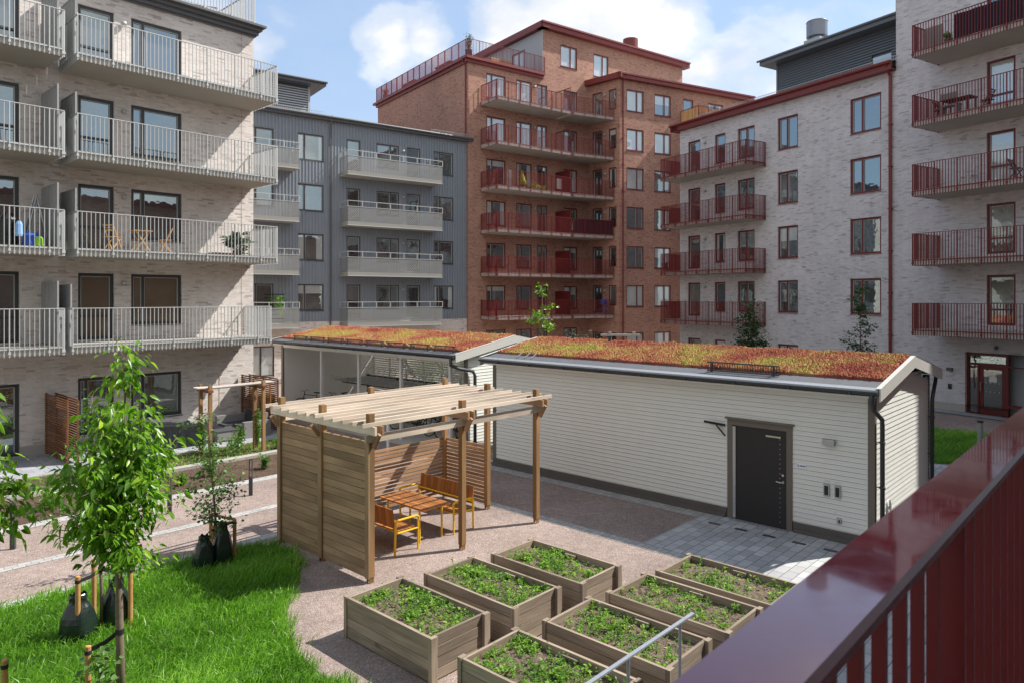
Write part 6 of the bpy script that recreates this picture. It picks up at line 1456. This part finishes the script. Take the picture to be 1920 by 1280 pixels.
# roof terrace of the red building
zt = 21.62
for i, (q, h) in enumerate(((RF.pt(-.75, -.35, zt), 1.55), (RS.pt(13.8, -.4, zt), 1.0))):
    t = shrub('terrace_plant', ['potted olive bush at the near corner of the red roof terrace', 'potted bush at the far left end of the red roof terrace'][i], (q[0], q[1], q[2] + .55), .33, h - .45, 500, 'leaf_dark', .09, cat='potted plant', stems=16)
    m = MB(); m.tube([(0, 0, -.55), (0, 0, .05)], [.19, .26], 14); m.build('pot', 'pot', t)
t = thing('terrace_bench', 'pale wooden bench on the red roof terrace', 'bench', RF.pt(2.6, -1.0, zt)); m = MB(); m.box(RF, 1.7, 3.5, -1.2, -.8, zt + .40, zt + .46); m.box(RF, 1.7, 3.5, -1.25, -1.2, zt + .55, zt + .85); m.build('seat', 'wood_light', t)
for s in (1.8, 3.4): m = MB(); m.box(RF, s - .04, s + .04, -1.2, -.8, zt, zt + .40); m.build('leg', 'wood_light', t)
for i, s in enumerate((4.5, 10.0)):
    t = thing('terrace_table', ['narrow red-brown table near the middle of the red roof terrace', 'narrow red-brown table at the far part of the red roof terrace'][i], 'table', RS.pt(s, -.8, zt), 'tables on the red roof terrace'); m = MB(); m.box(RS, s - 1.1, s + 1.1, -1.1, -.5, zt + .72, zt + .77); m.build('table_top', 'dark_red_wood', t)
    for a in (-1, 1): m = MB(); m.box(RS, s + a - .04, s + a + .04, -1.0, -.6, zt, zt + .72); m.build('leg', 'dark_red_wood', t)
# yellow wood screen on the right block
zt = 20.8 - 2.15
m = MB()
for i in range(18): m.box(RR, 5.99, 6.01, .1 + i * .105, .18 + i * .105, zt + .02, zt + 1.02)
for i in range(22): m.box(RR, 6.15 + i * .105, 6.23 + i * .105, 1.90, 1.92, zt + .02, zt + 1.02)
tag(m.build('bamboo_screen', 'wood_light'), 'yellow slatted wood screen lining the top right red balcony', 'screen')
# tower balconies
zt = 12.65; T_ = lambda s, o, z: WF.pt(s, o, z)
t = thing('patio_table', 'dark slatted patio table on the second tower balcony', 'table', WF.pt(-5.6, 1.1, zt)); m = MB(); 
for i in range(8): m.box(WF, -6.4, -5.2, .8 + i * .09, .87 + i * .09, zt + .72, zt + .75)
m.build('table_top', 'dark_red_wood', t)
for (s, o_) in ((-6.3, .85), (-5.3, .85), (-6.3, 1.45), (-5.3, 1.45)): m = MB(); m.bar(WF.pt(s, o_, zt), WF.pt(s, o_, zt + .72), .06); m.build('leg', 'dark_red_wood', t)
wrz = math.atan2(WF.x.y, WF.x.x)
fold_chair('dark folding chair left of the dark patio table on the tower balcony', WF.pt(-4.95, 1.1, zt), wrz + math.pi, 'dark_red_wood', 'dark chairs on the tower balcony'); fold_chair('dark folding chair behind the dark patio table on the tower balcony', WF.pt(-6.9, 1.1, zt), wrz, 'dark_red_wood', 'dark chairs on the tower balcony')
m = MB(); m.box(WF, -6.0, -5.3, 1.65, 1.72, zt + .70, zt + .95); m.box(WF, -6.0, -5.3, 1.3, 1.65, zt + .42, zt + .5); 
for s in (-5.95, -5.35): m.box(WF, s - .03, s + .03, 1.3, 1.7, zt, zt + .42)
tag(m.build('patio_bench', 'wicker'), 'cushioned bench at the dark patio table', 'bench')
zt = 9.64
fold_chair('white chair farther left on the third tower balcony', WF.pt(-5.75, 1.0, zt), wrz + .4, 'white_paint', 'white chairs on the tower balcony'); fold_chair('white chair nearer the door on the third tower balcony', WF.pt(-6.35, 1.1, zt), wrz - .2, 'white_paint', 'white chairs on the tower balcony')
fold_chair('dark folding chair at the right edge of the third tower balcony', WF.pt(-8.0, 1.3, zt), wrz + math.pi, 'black_plastic', 'dark chairs on the tower balcony')
zt = 15.67; m = MB()
for i in range(60): s0_, s1_ = -6.0 - i * .09, -6.0 - (i + 1) * .09; m.face([WF.pt(s0_, 1.93 + .025 * math.sin(i * .8), zt + .05), WF.pt(s1_, 1.93 + .025 * math.sin(i * .8 + .8), zt + .05), WF.pt(s1_, 1.93 + .025 * math.sin(i * .8 + .8), zt + 1.06), WF.pt(s0_, 1.93 + .025 * math.sin(i * .8), zt + 1.06)])
o = m.build('privacy_cloth', 'dark_cloth'); s_ = o.modifiers.new('s', 'SOLIDIFY'); s_.thickness = .01; tag(o, 'dark cloth behind the railing of the topmost tower balcony', 'cloth')
m = MB(); m.box(WF, -5.35, -4.6, 1.5, 1.56, zt + .02, zt + 1.0); o = m.build('board_panel', 'wicker'); bb_ = o.modifiers.new('b', 'BEVEL'); bb_.width = .02; tag(o, 'upright grey panel at the left end of the topmost tower balcony', 'panel')
for i, (s, h, lf) in enumerate(((-5.9, 1.0, 'leaf_yellow'), (-5.5, .5, 'leaf_weed'))):
    t = shrub('balcony_plant', ['tall yellow-green potted grass on the topmost tower balcony', 'low green potted plant beside the grey panel, topmost tower balcony'][i], WF.pt(s, 1.4, zt + .3), .16, h - .25, 140, lf, .14, cat='potted plant', stems=8); m = MB(); m.tube([(0, 0, -.3), (0, 0, .02)], [.13, .17], 12); m.build('pot', 'pot', t)
t = thing('plant_trellis', 'green plant with a dark trellis on the lowest grey balcony, left side', 'trellis', GF.pt(-3.9, .4, 3.5)); m = MB()
for i in range(9): m.box(GF, -4.4, -3.5, .3, .33, 3.55 + i * .2, 3.60 + i * .2)
m.build('slats', 'black_plastic', t); P = [GF.pt(-3.9 + nrng.normal(0, .18), .6 + nrng.normal(0, .1), 4.9 + nrng.uniform(-.9, .2)) for _ in range(260)]; V, F_, T = leaves(P, nrng.normal(0, 1, (260, 3)), np.full(260, .12), np.full(260, .03), nrng.uniform(.2, .8, 260), .2); scatter_mesh('foliage', V, F_, T, 'leaf_weed', t)
